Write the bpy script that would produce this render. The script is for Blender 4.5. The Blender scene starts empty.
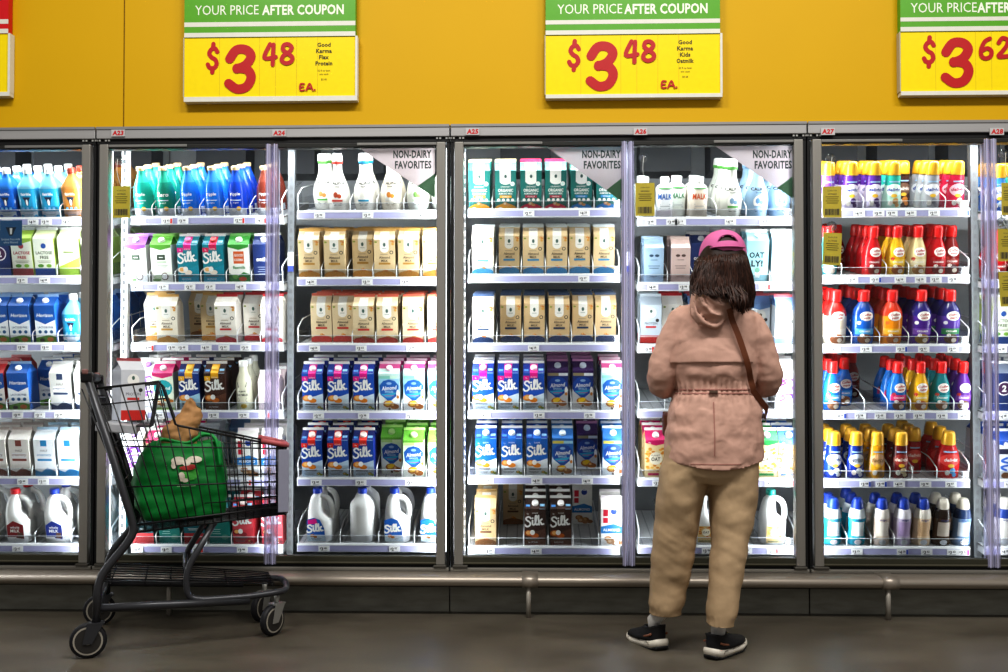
import bpy, bmesh, math, random
from mathutils import Vector, Matrix, Euler, noise
random.seed(7)
scene = bpy.context.scene
COL = bpy.data.collections.new('store_aisle'); scene.collection.children.link(COL)

# ---------------------------------------------------------------- camera
F, CX, CY = 950.0, 504.0, 379.0
YAW, PIT, D, H = math.radians(1.56), math.radians(1.1), 4.18, 0.94
cam = bpy.data.cameras.new('camera'); cam_o = bpy.data.objects.new('camera', cam)
scene.collection.objects.link(cam_o)
cam.sensor_width = 36.0; cam.lens = F / 1008 * 36; cam.shift_y = 43 / 1008
cam.clip_start = 0.05
cam_o.location = (0, -D, H); cam_o.rotation_euler = (math.pi / 2 + PIT, 0, YAW)
scene.camera = cam_o
_fw = Vector((-math.sin(YAW) * math.cos(PIT), math.cos(YAW) * math.cos(PIT), math.sin(PIT)))
_rt = Vector((math.cos(YAW), math.sin(YAW), 0)); _up = _rt.cross(_fw)
def ray(px, py): return _fw + (px - CX) / F * _rt - (py - CY) / F * _up
def P(px, py, Y):                      # layout helper: photo pixel -> point on the plane at depth Y
    r = ray(px, py); t = (Y + D) / r.y
    return Vector((r.x * t, Y, H + r.z * t))
def PZ(px, py, Z):
    r = ray(px, py); t = (Z - H) / r.z
    return Vector((r.x * t, -D + r.y * t, Z))

# ---------------------------------------------------------------- materials
def lin(c):
    c /= 255.0
    return c / 12.92 if c <= .04045 else ((c + .055) / 1.055) ** 2.4
def rgb(h):
    return (lin(int(h[0:2], 16)), lin(int(h[2:4], 16)), lin(int(h[4:6], 16)), 1)
_mats = {}
def M(h, rough=.42, metal=0.0, spec=.4, var=.06, scale=40., bump=0.0, trans=0.0, emit=0.0, sub=0.0):
    key = (h, rough, metal, spec, var, scale, bump, trans, emit)
    if key in _mats: return _mats[key]
    m = bpy.data.materials.new('surface_' + h); m.use_nodes = True
    nt = m.node_tree; b = nt.nodes['Principled BSDF']
    c = rgb(h)
    b.inputs['Roughness'].default_value = rough; b.inputs['Metallic'].default_value = metal
    b.inputs['Specular IOR Level'].default_value = spec
    if trans: b.inputs['Transmission Weight'].default_value = trans
    if emit:
        b.inputs['Emission Color'].default_value = c; b.inputs['Emission Strength'].default_value = emit
    tc = nt.nodes.new('ShaderNodeTexCoord'); n = nt.nodes.new('ShaderNodeTexNoise')
    n.inputs['Scale'].default_value = scale; n.inputs['Detail'].default_value = 2
    nt.links.new(tc.outputs['Object'], n.inputs['Vector'])
    mx = nt.nodes.new('ShaderNodeMix'); mx.data_type = 'RGBA'
    mx.inputs[6].default_value = tuple(x * (1 - var) for x in c[:3]) + (1,)
    mx.inputs[7].default_value = tuple(min(1, x * (1 + var)) for x in c[:3]) + (1,)
    nt.links.new(n.outputs['Fac'], mx.inputs[0]); nt.links.new(mx.outputs[2], b.inputs['Base Color'])
    if bump:
        bp = nt.nodes.new('ShaderNodeBump'); bp.inputs['Strength'].default_value = bump
        bp.inputs['Distance'].default_value = .01
        nt.links.new(n.outputs['Fac'], bp.inputs['Height']); nt.links.new(bp.outputs['Normal'], b.inputs['Normal'])
    _mats[key] = m
    return m
def clear_mat(name, tint, gloss, rough=.05, fres=True):
    m = bpy.data.materials.new(name); m.use_nodes = True; nt = m.node_tree
    nt.nodes.remove(nt.nodes['Principled BSDF']); out = nt.nodes['Material Output']
    t = nt.nodes.new('ShaderNodeBsdfTransparent'); t.inputs[0].default_value = tint
    g = nt.nodes.new('ShaderNodeBsdfGlossy'); g.inputs['Roughness'].default_value = rough
    mx = nt.nodes.new('ShaderNodeMixShader')
    if fres:
        fr = nt.nodes.new('ShaderNodeLayerWeight'); fr.inputs[0].default_value = gloss
        nt.links.new(fr.outputs['Fresnel'], mx.inputs[0])
    else:
        mx.inputs[0].default_value = gloss
    nt.links.new(t.outputs[0], mx.inputs[1]); nt.links.new(g.outputs[0], mx.inputs[2])
    nt.links.new(mx.outputs[0], out.inputs['Surface'])
    return m
GLASS = clear_mat('door_glass', (.97, .985, .98, 1), .18)
ACRYL = clear_mat('clear_acrylic', (.9, .91, .93, 1), .1, .15, False)
def strip_mat():
    m = bpy.data.materials.new('clear_gasket'); m.use_nodes = True; nt = m.node_tree
    b = nt.nodes['Principled BSDF']; out = nt.nodes['Material Output']
    b.inputs['Base Color'].default_value = (.44, .43, .56, 1); b.inputs['Roughness'].default_value = .25
    t = nt.nodes.new('ShaderNodeBsdfTransparent'); t.inputs[0].default_value = (.86, .85, .97, 1)
    tc = nt.nodes.new('ShaderNodeTexCoord'); mp = nt.nodes.new('ShaderNodeMapping')
    mp.inputs['Scale'].default_value = (160, 1, .6)
    n = nt.nodes.new('ShaderNodeTexNoise'); n.inputs['Scale'].default_value = 1.0
    r = nt.nodes.new('ShaderNodeMapRange'); r.inputs[1].default_value = .35; r.inputs[2].default_value = .65
    r.inputs[3].default_value = .25; r.inputs[4].default_value = .8
    nt.links.new(tc.outputs['Object'], mp.inputs[0]); nt.links.new(mp.outputs[0], n.inputs['Vector'])
    nt.links.new(n.outputs['Fac'], r.inputs[0])
    mx = nt.nodes.new('ShaderNodeMixShader')
    nt.links.new(r.outputs[0], mx.inputs[0]); nt.links.new(t.outputs[0], mx.inputs[1]); nt.links.new(b.outputs[0], mx.inputs[2])
    nt.links.new(mx.outputs[0], out.inputs['Surface'])
    return m
STRIP = strip_mat()

# ---------------------------------------------------------------- mesh builder
class MB:
    def __init__(s):
        s.v = []; s.f = []; s.m = []; s.sm = []; s.mats = []
    def mi(s, mat):
        if mat not in s.mats: s.mats.append(mat)
        return s.mats.index(mat)
    def add(s, vs, fs, mat, smooth=False, M4=None):
        o = len(s.v); i = s.mi(mat)
        if M4 is not None: vs = [M4 @ Vector(p) for p in vs]
        s.v.extend(tuple(p) for p in vs)
        for f in fs:
            s.f.append(tuple(o + k for k in f)); s.m.append(i); s.sm.append(smooth)
    def box(s, a, b, mat, ch=0.0, M4=None):
        x0, y0, z0 = a; x1, y1, z1 = b
        if ch <= 0:
            vs = [(x0,y0,z0),(x1,y0,z0),(x1,y1,z0),(x0,y1,z0),(x0,y0,z1),(x1,y0,z1),(x1,y1,z1),(x0,y1,z1)]
            s.add(vs, [(0,3,2,1),(4,5,6,7),(0,1,5,4),(1,2,6,5),(2,3,7,6),(3,0,4,7)], mat, False, M4); return
        bm = bmesh.new(); bmesh.ops.create_cube(bm, size=1)
        for v in bm.verts:
            v.co = Vector(((x0+x1)/2 + v.co.x*(x1-x0), (y0+y1)/2 + v.co.y*(y1-y0), (z0+z1)/2 + v.co.z*(z1-z0)))
        bmesh.ops.bevel(bm, geom=bm.edges[:], offset=ch, segments=2, affect='EDGES', profile=.5)
        bm.verts.index_update()
        s.add([v.co.copy() for v in bm.verts], [tuple(v.index for v in f.verts) for f in bm.faces], mat, False, M4)
        bm.free()
    def tube(s, pts, r, mat, n=8, closed=False, M4=None, flat=1.0):
        pts = [Vector(p) for p in pts]; N = len(pts)
        rs = r if isinstance(r, (list, tuple)) else [r] * N
        T = []
        for i in range(N):
            a = pts[(i-1) % N] if (closed or i > 0) else pts[i]
            b = pts[(i+1) % N] if (closed or i < N-1) else pts[i]
            t = b - a
            T.append(t.normalized() if t.length > 1e-9 else Vector((0, 0, 1)))
        ref = Vector((0, 0, 1)) if abs(T[0].z) < .9 else Vector((1, 0, 0))
        u = T[0].cross(ref).normalized(); vs = []
        for i in range(N):
            u = (u - T[i] * u.dot(T[i]))
            u = u.normalized() if u.length > 1e-6 else T[i].orthogonal().normalized()
            w = T[i].cross(u)
            for k in range(n):
                a = 2 * math.pi * k / n
                vs.append(pts[i] + rs[i] * (math.cos(a) * u + flat * math.sin(a) * w))
        fs = []
        for i in range(N if closed else N - 1):
            j = (i + 1) % N
            for k in range(n):
                k2 = (k + 1) % n
                fs.append((i*n+k, i*n+k2, j*n+k2, j*n+k))
        if not closed:
            fs.append(tuple(range(n-1, -1, -1))); fs.append(tuple((N-1)*n+k for k in range(n)))
        s.add(vs, fs, mat, True, M4)
    def lathe(s, prof, mat, n=20, sx=1, sy=1, c=(0, 0), M4=None, power=2.0):
        # prof: (r, z[, mat]); power > 2 gives a rounded-square section
        vs = []; N = len(prof)
        for p in prof:
            for k in range(n):
                a = 2 * math.pi * k / n; ca, sa = math.cos(a), math.sin(a)
                q = 1.0
                if power != 2.0: q = 1.0 / ((abs(ca)**power + abs(sa)**power) ** (1/power))
                vs.append((c[0] + p[0]*ca*q*sx, c[1] + p[0]*sa*q*sy, p[1]))
        for i in range(N-1):
            mt = prof[i][2] if len(prof[i]) > 2 else mat
            fs = [(i*n+k, i*n+(k+1) % n, (i+1)*n+(k+1) % n, (i+1)*n+k) for k in range(n)]
            o = len(s.v)
            if i == 0: s.add(vs, [], mat, True, M4); base = o
            mi = s.mi(mt)
            for f in fs:
                s.f.append(tuple(base+q for q in f)); s.m.append(mi); s.sm.append(True)
        mi = s.mi(prof[0][2] if len(prof[0]) > 2 else mat)
        s.f.append(tuple(base+k for k in range(n-1, -1, -1))); s.m.append(mi); s.sm.append(False)
        s.f.append(tuple(base+(N-1)*n+k for k in range(n))); s.m.append(s.mi(prof[-1][2] if len(prof[-1]) > 2 else mat)); s.sm.append(False)
    def loft(s, rings, mat, cap=True, M4=None):
        n = len(rings[0]); vs = [p for r in rings for p in r]; fs = []
        for i in range(len(rings)-1):
            for k in range(n):
                fs.append((i*n+k, i*n+(k+1) % n, (i+1)*n+(k+1) % n, (i+1)*n+k))
        if cap:
            fs.append(tuple(range(n-1, -1, -1))); fs.append(tuple((len(rings)-1)*n+k for k in range(n)))
        s.add(vs, fs, mat, True, M4)
    def mesh(s, name):
        me = bpy.data.meshes.new(name)
        me.from_pydata([tuple(p) for p in s.v], [], s.f)
        for m in s.mats: me.materials.append(m)
        me.polygons.foreach_set('material_index', s.m); me.polygons.foreach_set('use_smooth', s.sm)
        me.update()
        return me
    def build(s, name, parent=None, loc=None):
        return link(name, s.mesh(name), parent, loc)
def link(name, data, parent=None, loc=None):
    o = bpy.data.objects.new(name, data); COL.objects.link(o)
    if parent is not None: o.parent = parent
    if loc is not None: o.location = loc
    return o
def empty(name, loc=(0, 0, 0), rz=0):
    o = bpy.data.objects.new(name, None); COL.objects.link(o); o.location = loc; o.rotation_euler = (0, 0, rz)
    o.empty_display_size = .05
    return o
def tag(o, label, cat, group=None, kind=None):
    o['label'] = label; o['category'] = cat
    if group: o['group'] = group
    if kind: o['kind'] = kind
    return o
def smooth_path(pts, k=6, closed=False):
    pts = [Vector(p) for p in pts]; N = len(pts); out = []
    for i in range(N if closed else N-1):
        if closed: p0, p1, p2, p3 = pts[(i-1) % N], pts[i], pts[(i+1) % N], pts[(i+2) % N]
        else: p0, p1, p2, p3 = pts[max(i-1, 0)], pts[i], pts[i+1], pts[min(i+2, N-1)]
        for j in range(k):
            t = j / k
            out.append(.5*((2*p1)+(-p0+p2)*t+(2*p0-5*p1+4*p2-p3)*t*t+(-p0+3*p1-3*p2+p3)*t**3))
    if not closed: out.append(pts[-1])
    return out
def round_path(pts, r=.04, k=5):       # polyline with rounded corners
    pts = [Vector(p) for p in pts]; out = [pts[0]]
    for a, b, c in zip(pts, pts[1:], pts[2:]):
        d1 = min(r, (a-b).length*.45); d2 = min(r, (c-b).length*.45)
        p = b + (a-b).normalized()*d1; q = b + (c-b).normalized()*d2
        for j in range(k+1):
            t = j/k
            out.append((1-t)**2*p + 2*t*(1-t)*b + t*t*q)
    out.append(pts[-1]); return out

# ---------------------------------------------------------------- lettering
_txt = {}
def text_geo(t, bold=0.0, shear=0.0):
    key = (t, bold, shear)
    if key not in _txt:
        cu = bpy.data.curves.new('lettering', 'FONT'); cu.body = t; cu.offset = bold; cu.shear = shear
        cu.resolution_u = 2; cu.fill_mode = 'FRONT'; cu.space_character = 1.0 + bold*2
        ob = bpy.data.objects.new('lettering', cu); COL.objects.link(ob)
        dg = bpy.context.evaluated_depsgraph_get()
        me = bpy.data.meshes.new_from_object(ob.evaluated_get(dg))
        vs = [(v.co.x, v.co.y) for v in me.vertices]; fs = [tuple(p.vertices) for p in me.polygons]
        bpy.data.objects.remove(ob); bpy.data.curves.remove(cu); bpy.data.meshes.remove(me)
        x0 = min(v[0] for v in vs); x1 = max(v[0] for v in vs); y0 = min(v[1] for v in vs); y1 = max(v[1] for v in vs)
        _txt[key] = ([(v[0]-x0, v[1]-y0) for v in vs], fs, x1-x0, y1-y0)
    return _txt[key]
class Art:
    """flat graphics laid on a surface; F(x, z, lift) gives the point"""
    def __init__(s, mb, Fn, step=.0001, e0=.0004):
        s.mb = mb; s.F = Fn; s.e = e0; s.step = step
    def nx(s): s.e += s.step; return s.e
    def put(s, vs, fs, mat, climb=0.0):
        e = s.nx(); n = max(1, len(vs)); s.mb.add([s.F(q[0], q[1], e+climb*i/n) for i, q in enumerate(vs)], fs, mat)
        s.e += climb
    def rect(s, x0, z0, x1, z1, mat, nx=1, nz=1):
        vs = [(x0+(x1-x0)*i/nx, z0+(z1-z0)*j/nz) for j in range(nz+1) for i in range(nx+1)]
        fs = [(j*(nx+1)+i, j*(nx+1)+i+1, (j+1)*(nx+1)+i+1, (j+1)*(nx+1)+i) for j in range(nz) for i in range(nx)]
        s.put(vs, fs, mat)
    def poly(s, pts, mat): s.put(pts, [tuple(range(len(pts)))], mat)
    def ell(s, cx, cz, rx, rz, mat, n=16, a0=0, rings=2):
        vs = [(cx, cz)]; fs = []
        for q in range(1, rings+1):
            for k in range(n):
                a = 2*math.pi*k/n
                vs.append((cx+rx*q/rings*math.cos(a), cz+rz*q/rings*math.sin(a)))
        for k in range(n): fs.append((0, 1+k, 1+(k+1) % n))
        for q in range(1, rings):
            for k in range(n):
                fs.append((1+(q-1)*n+k, 1+q*n+k, 1+q*n+(k+1) % n, 1+(q-1)*n+(k+1) % n))
        s.put(vs, fs, mat)
    def text(s, t, cx, cz, h, mat, maxw=None, bold=0.0, shear=0.0, rot=0.0, align='c'):
        vs, fs, w, hh = text_geo(t, bold, shear)
        k = h/hh; kx = k
        if maxw and w*k > maxw: kx = maxw/w
        c, sn = math.cos(rot), math.sin(rot); out = []
        off = w/2 if align == 'c' else (0 if align == 'l' else w)
        for x, y in vs:
            X = (x-off)*kx; Z = (y-hh/2)*k
            out.append((cx+X*c-Z*sn, cz+X*sn+Z*c))
        s.put(out, fs, mat)
    def stroke(s, paths, x, z, w, h, th, mat, rot=0.0, taper=None):
        """brush lettering: paths in a unit box"""
        vs = []; fs = []; c, sn = math.cos(rot), math.sin(rot)
        for p in paths:
            pts = [Vector((x+q[0]*w*c-q[1]*h*sn, z+q[0]*w*sn+q[1]*h*c, 0)) for q in p]
            if len(p[0]) > 2: ths = [q[2]*th for q in p]
            else: ths = [th]*len(p)
            if len(pts) == 1: pts = [pts[0], pts[0]+Vector((th*.05, 0, 0))]; ths = ths*2
            sp = smooth_path(pts, 5) if len(pts) > 2 else pts
            N = len(sp); o = len(vs)
            for i in range(N):
                a = sp[max(i-1, 0)]; b = sp[min(i+1, N-1)]; t = b-a
                t = t.normalized() if t.length > 1e-9 else Vector((1, 0, 0))
                nrm = Vector((-t.y, t.x, 0))
                q = i/(N-1)*(len(ths)-1); q0 = int(min(q, len(ths)-2)); r = (ths[q0]*(1-(q-q0))+ths[q0+1]*(q-q0))/2
                for sg in (-1, 1): vs.append((sp[i].x+nrm.x*r*sg, sp[i].y+nrm.y*r*sg))
                if i: fs.append((o+2*i-2, o+2*i, o+2*i+1, o+2*i-1))
            for e_, r in ((sp[0], ths[0]/2), (sp[-1], ths[-1]/2)):
                o2 = len(vs)
                for k in range(10):
                    a = 2*math.pi*k/10; vs.append((e_.x+r*math.cos(a), e_.y+r*math.sin(a)))
                fs.append(tuple(o2+k for k in range(10)))
        s.put(vs, fs, mat, max(.0004, th*.02))
SILK = [[(.31,.80),(.25,.93),(.13,.95),(.04,.82),(.10,.64),(.22,.50),(.26,.30),(.16,.13),(.02,.12),(-.05,.28)],
        [(.40,.62),(.38,.34),(.42,.20),(.50,.26)], [(.41,.82)],
        [(.53,.34),(.62,.70),(.66,.95),(.60,1.0),(.56,.75),(.56,.35),(.61,.20),(.68,.26)],
        [(.76,1.0),(.74,.6),(.74,.18)], [(.93,.66),(.76,.44),(.86,.36),(.88,.20),(1.0,.22)]]
G_DOLLAR = [[(.92,.72),(.70,.84),(.35,.80),(.18,.66),(.40,.53),(.75,.44),(.86,.28),(.60,.15),(.22,.17),(.05,.28)], [(.56,1.0),(.52,.84)], [(.50,.15),(.46,0)]]
G = {'3': [[(.05,.74),(.30,.95),(.68,.95),(.88,.80),(.70,.60),(.35,.50)], [(.35,.52),(.75,.48),(.92,.30),(.75,.08),(.38,.03),(.05,.16)]],
     '4': [[(.52,1.0),(.08,.34),(.98,.38)], [(.80,.98),(.76,.5),(.74,0)]],
     '8': [[(.52,.54),(.18,.70),(.24,.94),(.60,.98),(.86,.80),(.60,.56),(.20,.40),(.08,.16),(.40,.02),(.80,.10),(.90,.32),(.52,.54)]],
     '6': [[(.78,.96),(.40,.82),(.12,.45),(.14,.14),(.45,.02),(.82,.12),(.88,.36),(.60,.50),(.20,.40)]],
     '2': [[(.12,.74),(.40,.97),(.78,.88),(.74,.62),(.40,.32),(.10,.06),(.95,.08)]],
     'E': [[(.85,.95),(.15,.92),(.12,.05),(.85,.05)], [(.15,.5),(.7,.52)]], 'A': [[(.02,.0),(.50,1.0),(.95,.0)], [(.22,.35),(.80,.36)]], '.': [[(.3,.06)]]}
# ================================================================ packaging
W_, K_ = 'f4f4f2', '1a1a1e'
WHITE = M('f2f2f0', .35); BLACK = M('18181c', .5)
DES = {}     # code -> (kind name, category, description, body mesh, [(part, mesh)], height, depth)
def reg(code, name, cat, desc, body, parts, h, d):
    xs = [v.co.x for v in body.vertices]; DES[code] = (name, cat, desc, body, parts, h, d, max(xs)-min(xs))

def carton_geo(mb, w, d, hs, h, side, roof=None, gable=None, ridge=None):
    """gable-top carton: box, two sloped roof panels, tucked ends, upright ridge fin"""
    x, y = w/2, d/2; hr = h-.012; t = .0022
    roof = roof or side; gable = gable or roof; ridge = ridge or WHITE
    A = [(-x,-y,0),(x,-y,0),(x,y,0),(-x,y,0),(-x,-y,hs),(x,-y,hs),(x,y,hs),(-x,y,hs)]
    mb.add(A, [(0,3,2,1),(0,1,5,4),(1,2,6,5),(2,3,7,6),(3,0,4,7)], side)
    R = [(-x,-y,hs),(x,-y,hs),(x,y,hs),(-x,y,hs),(-x,-t,hr),(x,-t,hr),(x,t,hr),(-x,t,hr),(-x*.72,0,hr-.004),(x*.72,0,hr-.004)]
    mb.add(R, [(0,1,5,4),(2,3,7,6)], roof)
    mb.add(R, [(1,9,5),(1,2,9),(2,6,9),(3,8,7),(3,0,8),(0,4,8)], gable)
    mb.box((-x,-t,hr-.001),(x,t,h), ridge)
    def Fn(px, pz, e):
        if pz <= hs+1e-6: return (px, -y-e, pz)
        k = min(1, (pz-hs)/(hr-hs)); return (px, -y+(y-t)*k-e*.7, pz+e*.7)
    return Fn
def cap_mesh(mb, cx, cy, cz, r, h, mat, slope=0.0, n=16):
    M4 = Matrix.Translation((cx, cy, cz)) @ Matrix.Rotation(slope, 4, 'X')
    mb.lathe([(r*1.12,-.004),(r*1.12,.001),(r,.002),(r,h-.002),(r*.86,h)], mat, n, M4=M4)
def carton(code, desc, side, art, w=.095, d=.095, h=.221, hs=None, roof=None, gable=None, ridge=None, cap=None, capr=.0135):
    hs = hs or h-.048
    mb = MB(); Fn = carton_geo(mb, w, d, hs, h, side, roof, gable, ridge)
    art(Art(mb, Fn), w, h, hs)
    parts = []
    if cap:
        c = MB(); hr = h-.012; k = .5
        sl = math.atan2(hr-hs, d/2)
        cap_mesh(c, 0, -d/2+(d/2)*k, hs+(hr-hs)*k, capr, .011, cap, math.pi/2*0+ (math.pi/2-sl)*0 + sl)
        parts.append(('cap', c.mesh('cap')))
    reg(code, 'milk_carton', 'carton', desc, mb.mesh('milk_carton'), parts, h, d)
def lines(a, cx, z, n, w, mat, dz=.006, th=.0022):
    for i in range(n): a.rect(cx-w/2*(1-.15*(i % 2)), z-i*dz, cx+w/2*(1-.15*(i % 2)), z-i*dz+th, mat)
def almond(a, x, z, s=1.0, c1='c9792f', c2='e8b26a'):
    a.ell(x, z, .012*s, .008*s, M(c1)); a.ell(x-.002*s, z+.001*s, .006*s, .005*s, M(c2)); a.ell(x+.014*s, z-.006*s, .010*s, .006*s, M(c1))

# --- script-lettered cartons
def art_silk(mid, low, tabc, nutc='d8801f', word=WHITE, foot=None, roofc=None):
    def f(a, w, h, hs):
        x = w/2
        a.rect(-x, .0, x, hs, M(mid)); 
        a.rect(-x, 0, x, hs*.30, M(low)); a.poly([(-x, hs*.30), (x, hs*.30), (x, hs*.47), (x*.3, hs*.40), (-x*.4, hs*.36), (-x, hs*.36)], M(low))
        a.rect(-x*.36, hs*.86, x*.36, hs, M(tabc)); a.rect(-x*.36, hs, x*.36, h-.014, M(tabc))
        a.rect(-x*.98, hs*.80, -x*.42, hs*.92, M(tabc)); a.text('0g', -x*.7, hs*.86, .008, WHITE)
        a.rect(x*.45, hs+.008, x*.9, hs+.016, M('8fc4ea')); a.rect(-x*.9, hs+.006, -x*.5, hs+.013, M('4d8fd6')); a.rect(x*.4, hs-.002, x*.95, hs, M('a8d4f2'))
        a.text('SUGAR', 0, hs*.885, .006, WHITE, .028)
        almond(a, -x*.55, hs*.34, 1.8, nutc)
        a.ell(-x*.25, hs*.36, .011, .012, WHITE)
        a.stroke(SILK, -x*.84, hs*.485, w*.84, hs*.30, .0078, word, .10)
        a.rect(-x*.75, hs*.165, x*.4, hs*.195, M('6b6a66')); lines(a, -x*.3, hs*.11, 2, w*.5, M('8a8a86'))
        almond(a, x*.6, hs*.10, .8, '8a9a3a' if nutc == 'd8801f' else nutc)
        if foot: a.rect(-x, 0, x, hs*.16, M(foot)); a.text('ALMOND', -x*.2, hs*.1, .007, WHITE, w*.5)
    return f
def silk(code, desc, base, mid, low, tabc, capc, **k):
    roofc = k.pop('roofc', base)
    carton(code, desc, M(base), art_silk(mid, low, tabc, **k), roof=M(roofc), gable=M(base), cap=M(capc, .3), capr=.0145)
silk('silk_p', 'blue script carton with pink tab', '10308e', '1550b4', 'cfe0ee', 'e0148c', 'fbd6ea')
silk('silk_r', 'dark blue script carton with red tab', '0f2474', '1548a4', 'b9cfe2', 'e2301f', 'fbe0d8')
silk('silk_w', 'royal blue script carton with blue tab', '0b3f9c', '1564bd', 'e6edf2', '1f6fd0', 'e8f1fb')
silk('silk_br', 'dark brown script carton with white cap', '33201c', '3b2621', '58392f', '4b342c', 'f3efec', nutc='b85c20', foot='7d5548')
silk('silk_t', 'teal script carton with coconut picture', '12808f', '12899b', '1a93ab', 'd81e5b', 'd23a3a', nutc='efe4d6', foot='1d9fc0')
silk('silk_t2', 'teal script carton with pink tab', '12808f', '12899b', '1a93ab', 'e2288c', 'ef6a9a', nutc='efe4d6', foot='1d9fc0')
silk('silk_g', 'dark blue script carton with gold tab', '14245f', '173a86', 'a9d3ea', 'f2b321', 'f4c44e', roofc='1a2a66')
silk('silk_bg', 'brown script carton with gold tab', '3a2320', '45291f', '6b4536', 'f2b321', 'f4c44e', nutc='c9702a', foot='6c4a40')
silk('silk_rp', 'coral red script carton', 'c43a44', 'd0505a', 'c9434d', '9a2730', 'e8d6d2', nutc='8e2f36')

# --- pointed blue badge almond cartons
def art_breeze(bg, badge, top, band, bandc2='e9eef2', upper=None, tip=None):
    def f(a, w, h, hs):
        x = w/2
        a.rect(-x, 0, x, hs, M(bg)); a.rect(-x, hs, x, h-.014, M(top))
        if upper: a.poly([(-x, hs*.93), (-x, hs*.52), (-x*.84, hs*.44), (0, hs*.24), (x*.84, hs*.44), (x, hs*.52), (x, hs*.93)], M(upper))
        if tip: a.rect(-x, h-.030, x, h-.0135, M(tip))
        a.rect(-x, hs*.93, x, hs, M(top)); a.rect(-x*.95, hs*.86, x*.1, hs*.935, M(band)); a.rect(x*.1, hs*.86, x*.98, hs*.935, M(bandc2))
        a.poly([(-x*.92, hs*.68), (-x*.55, hs*.80), (0, hs*.84), (x*.55, hs*.80), (x*.92, hs*.68), (x*.84, hs*.44), (0, hs*.24), (-x*.84, hs*.44)], M(badge))
        a.poly([(-x*.78, hs*.45), (x*.78, hs*.50), (x*.1, hs*.36), (-x*.3, hs*.36)], M('2f9fc4'))
        a.ell(0, hs*.735, .012, .006, M('8fb4dc'))
        a.text('Almond', 0, hs*.615, .019, WHITE, w*.74, .015, .25, .10); a.text('BREEZE', 0, hs*.515, .008, M('bfe4f0'), w*.45)
        a.rect(-x*.45, hs*.40, x*.45, hs*.415, M('c03a7a'))
        almond(a, -x*.1, hs*.19, 2.0, 'b06a24', 'f1c63c'); a.ell(x*.02, hs*.22, .012, .011, M('f2c722')); almond(a, x*.35, hs*.16, 1.1, '9c5a24')
        a.ell(x*.82, hs*.46, .007, .02, WHITE); a.ell(x*.82, hs*.38, .006, .008, M('c8803c'))
        a.ell(0, hs*.06, .006, .006, M('6b5a48'))
    return f
carton('ab_d', 'navy badge carton with purple top', M('263a6a'), art_breeze('c4c4c6', '1a4aa2', '3a1c58', '9a8f6a', upper='22357a'), roof=M('3a1c58'), ridge=M('b77fa8'), cap=M('cfd9e6'), capr=.0145)
carton('ab_l', 'pale badge carton with pink top', M('cfe2ec'), art_breeze('eef3f4', '1a5cae', 'c4e2dc', '8ccfc0', 'c9ead8', upper='9cd0e8', tip='b8447c'), roof=M('b04a7c'), ridge=M('e2c4d2'), cap=M('f3d4e2'), capr=.0145)
carton('ab_g', 'pale badge carton with green top', M('dfeacf'), art_breeze('eef4e8', '1a56a6', '68b43a', 'b9dc8a', 'dff0c4', upper='d4ecc8'), roof=M('68b43a'), ridge=M('a9d67c'), cap=M('c4e89c'), capr=.0145)
carton('ab_w', 'blue badge carton with yellow strip', M('1f5fa8'), art_breeze('dfe7ec', '1a4a9c', '2a74c0', 'd6c95a', '9fd0e8', upper='2a6cb8'), roof=M('2a74c0'), ridge=M('dfeaf2'), cap=M('e4f0fa'), capr=.0145)

# --- kraft almond cartons
def art_tan(bg, foot, band, badge='f0ede6'):
    def f(a, w, h, hs):
        x = w/2; bm = M(badge); dk = M('55483c')
        a.rect(-x, hs*.0, x, hs, M(bg))
        a.rect(-x*.42, hs*.74, x*.42, hs, bm); a.ell(0, hs*.75, x*.42, .016, bm); a.rect(-x*.42, hs, x*.42, h-.016, bm)
        a.ell(0, hs*.86, .006, .009, M('4f6a62')); a.rect(-.010, hs*.76, .010, hs*.775, M('9aa49c'))
        a.ell(-x*.8, hs*.93, .006, .004, M('8a9a40')); a.ell(x*.8, hs*.88, .006, .006, M('d8a04a')); almond(a, x*.72, hs*.95, .5)
        a.ell(x*.66, hs*.66, .0085, .0085, M('3c3c3a')); a.ell(x*.66, hs*.66, .0052, .0052, M(bg))
        a.rect(-x*.4, hs*.60, x*.3, hs*.615, M('a09078'))
        a.text('Almond', 0, hs*.53, .011, dk, w*.6, .02); a.text('MILK', 0, hs*.445, .010, dk, w*.34, .02)
        a.rect(-x*.55, hs*.345, x*.55, hs*.395, M(band))
        pts = [(-x, 0), (x, 0), (x, hs*.10)] + [(x*(1-2*i/10), hs*(.12+.06*math.sin(math.pi*i/10))) for i in range(1, 10)] + [(-x, hs*.10)]
        a.poly(pts, M(foot)); almond(a, 0, hs*.20, .6)
    return f
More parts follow.
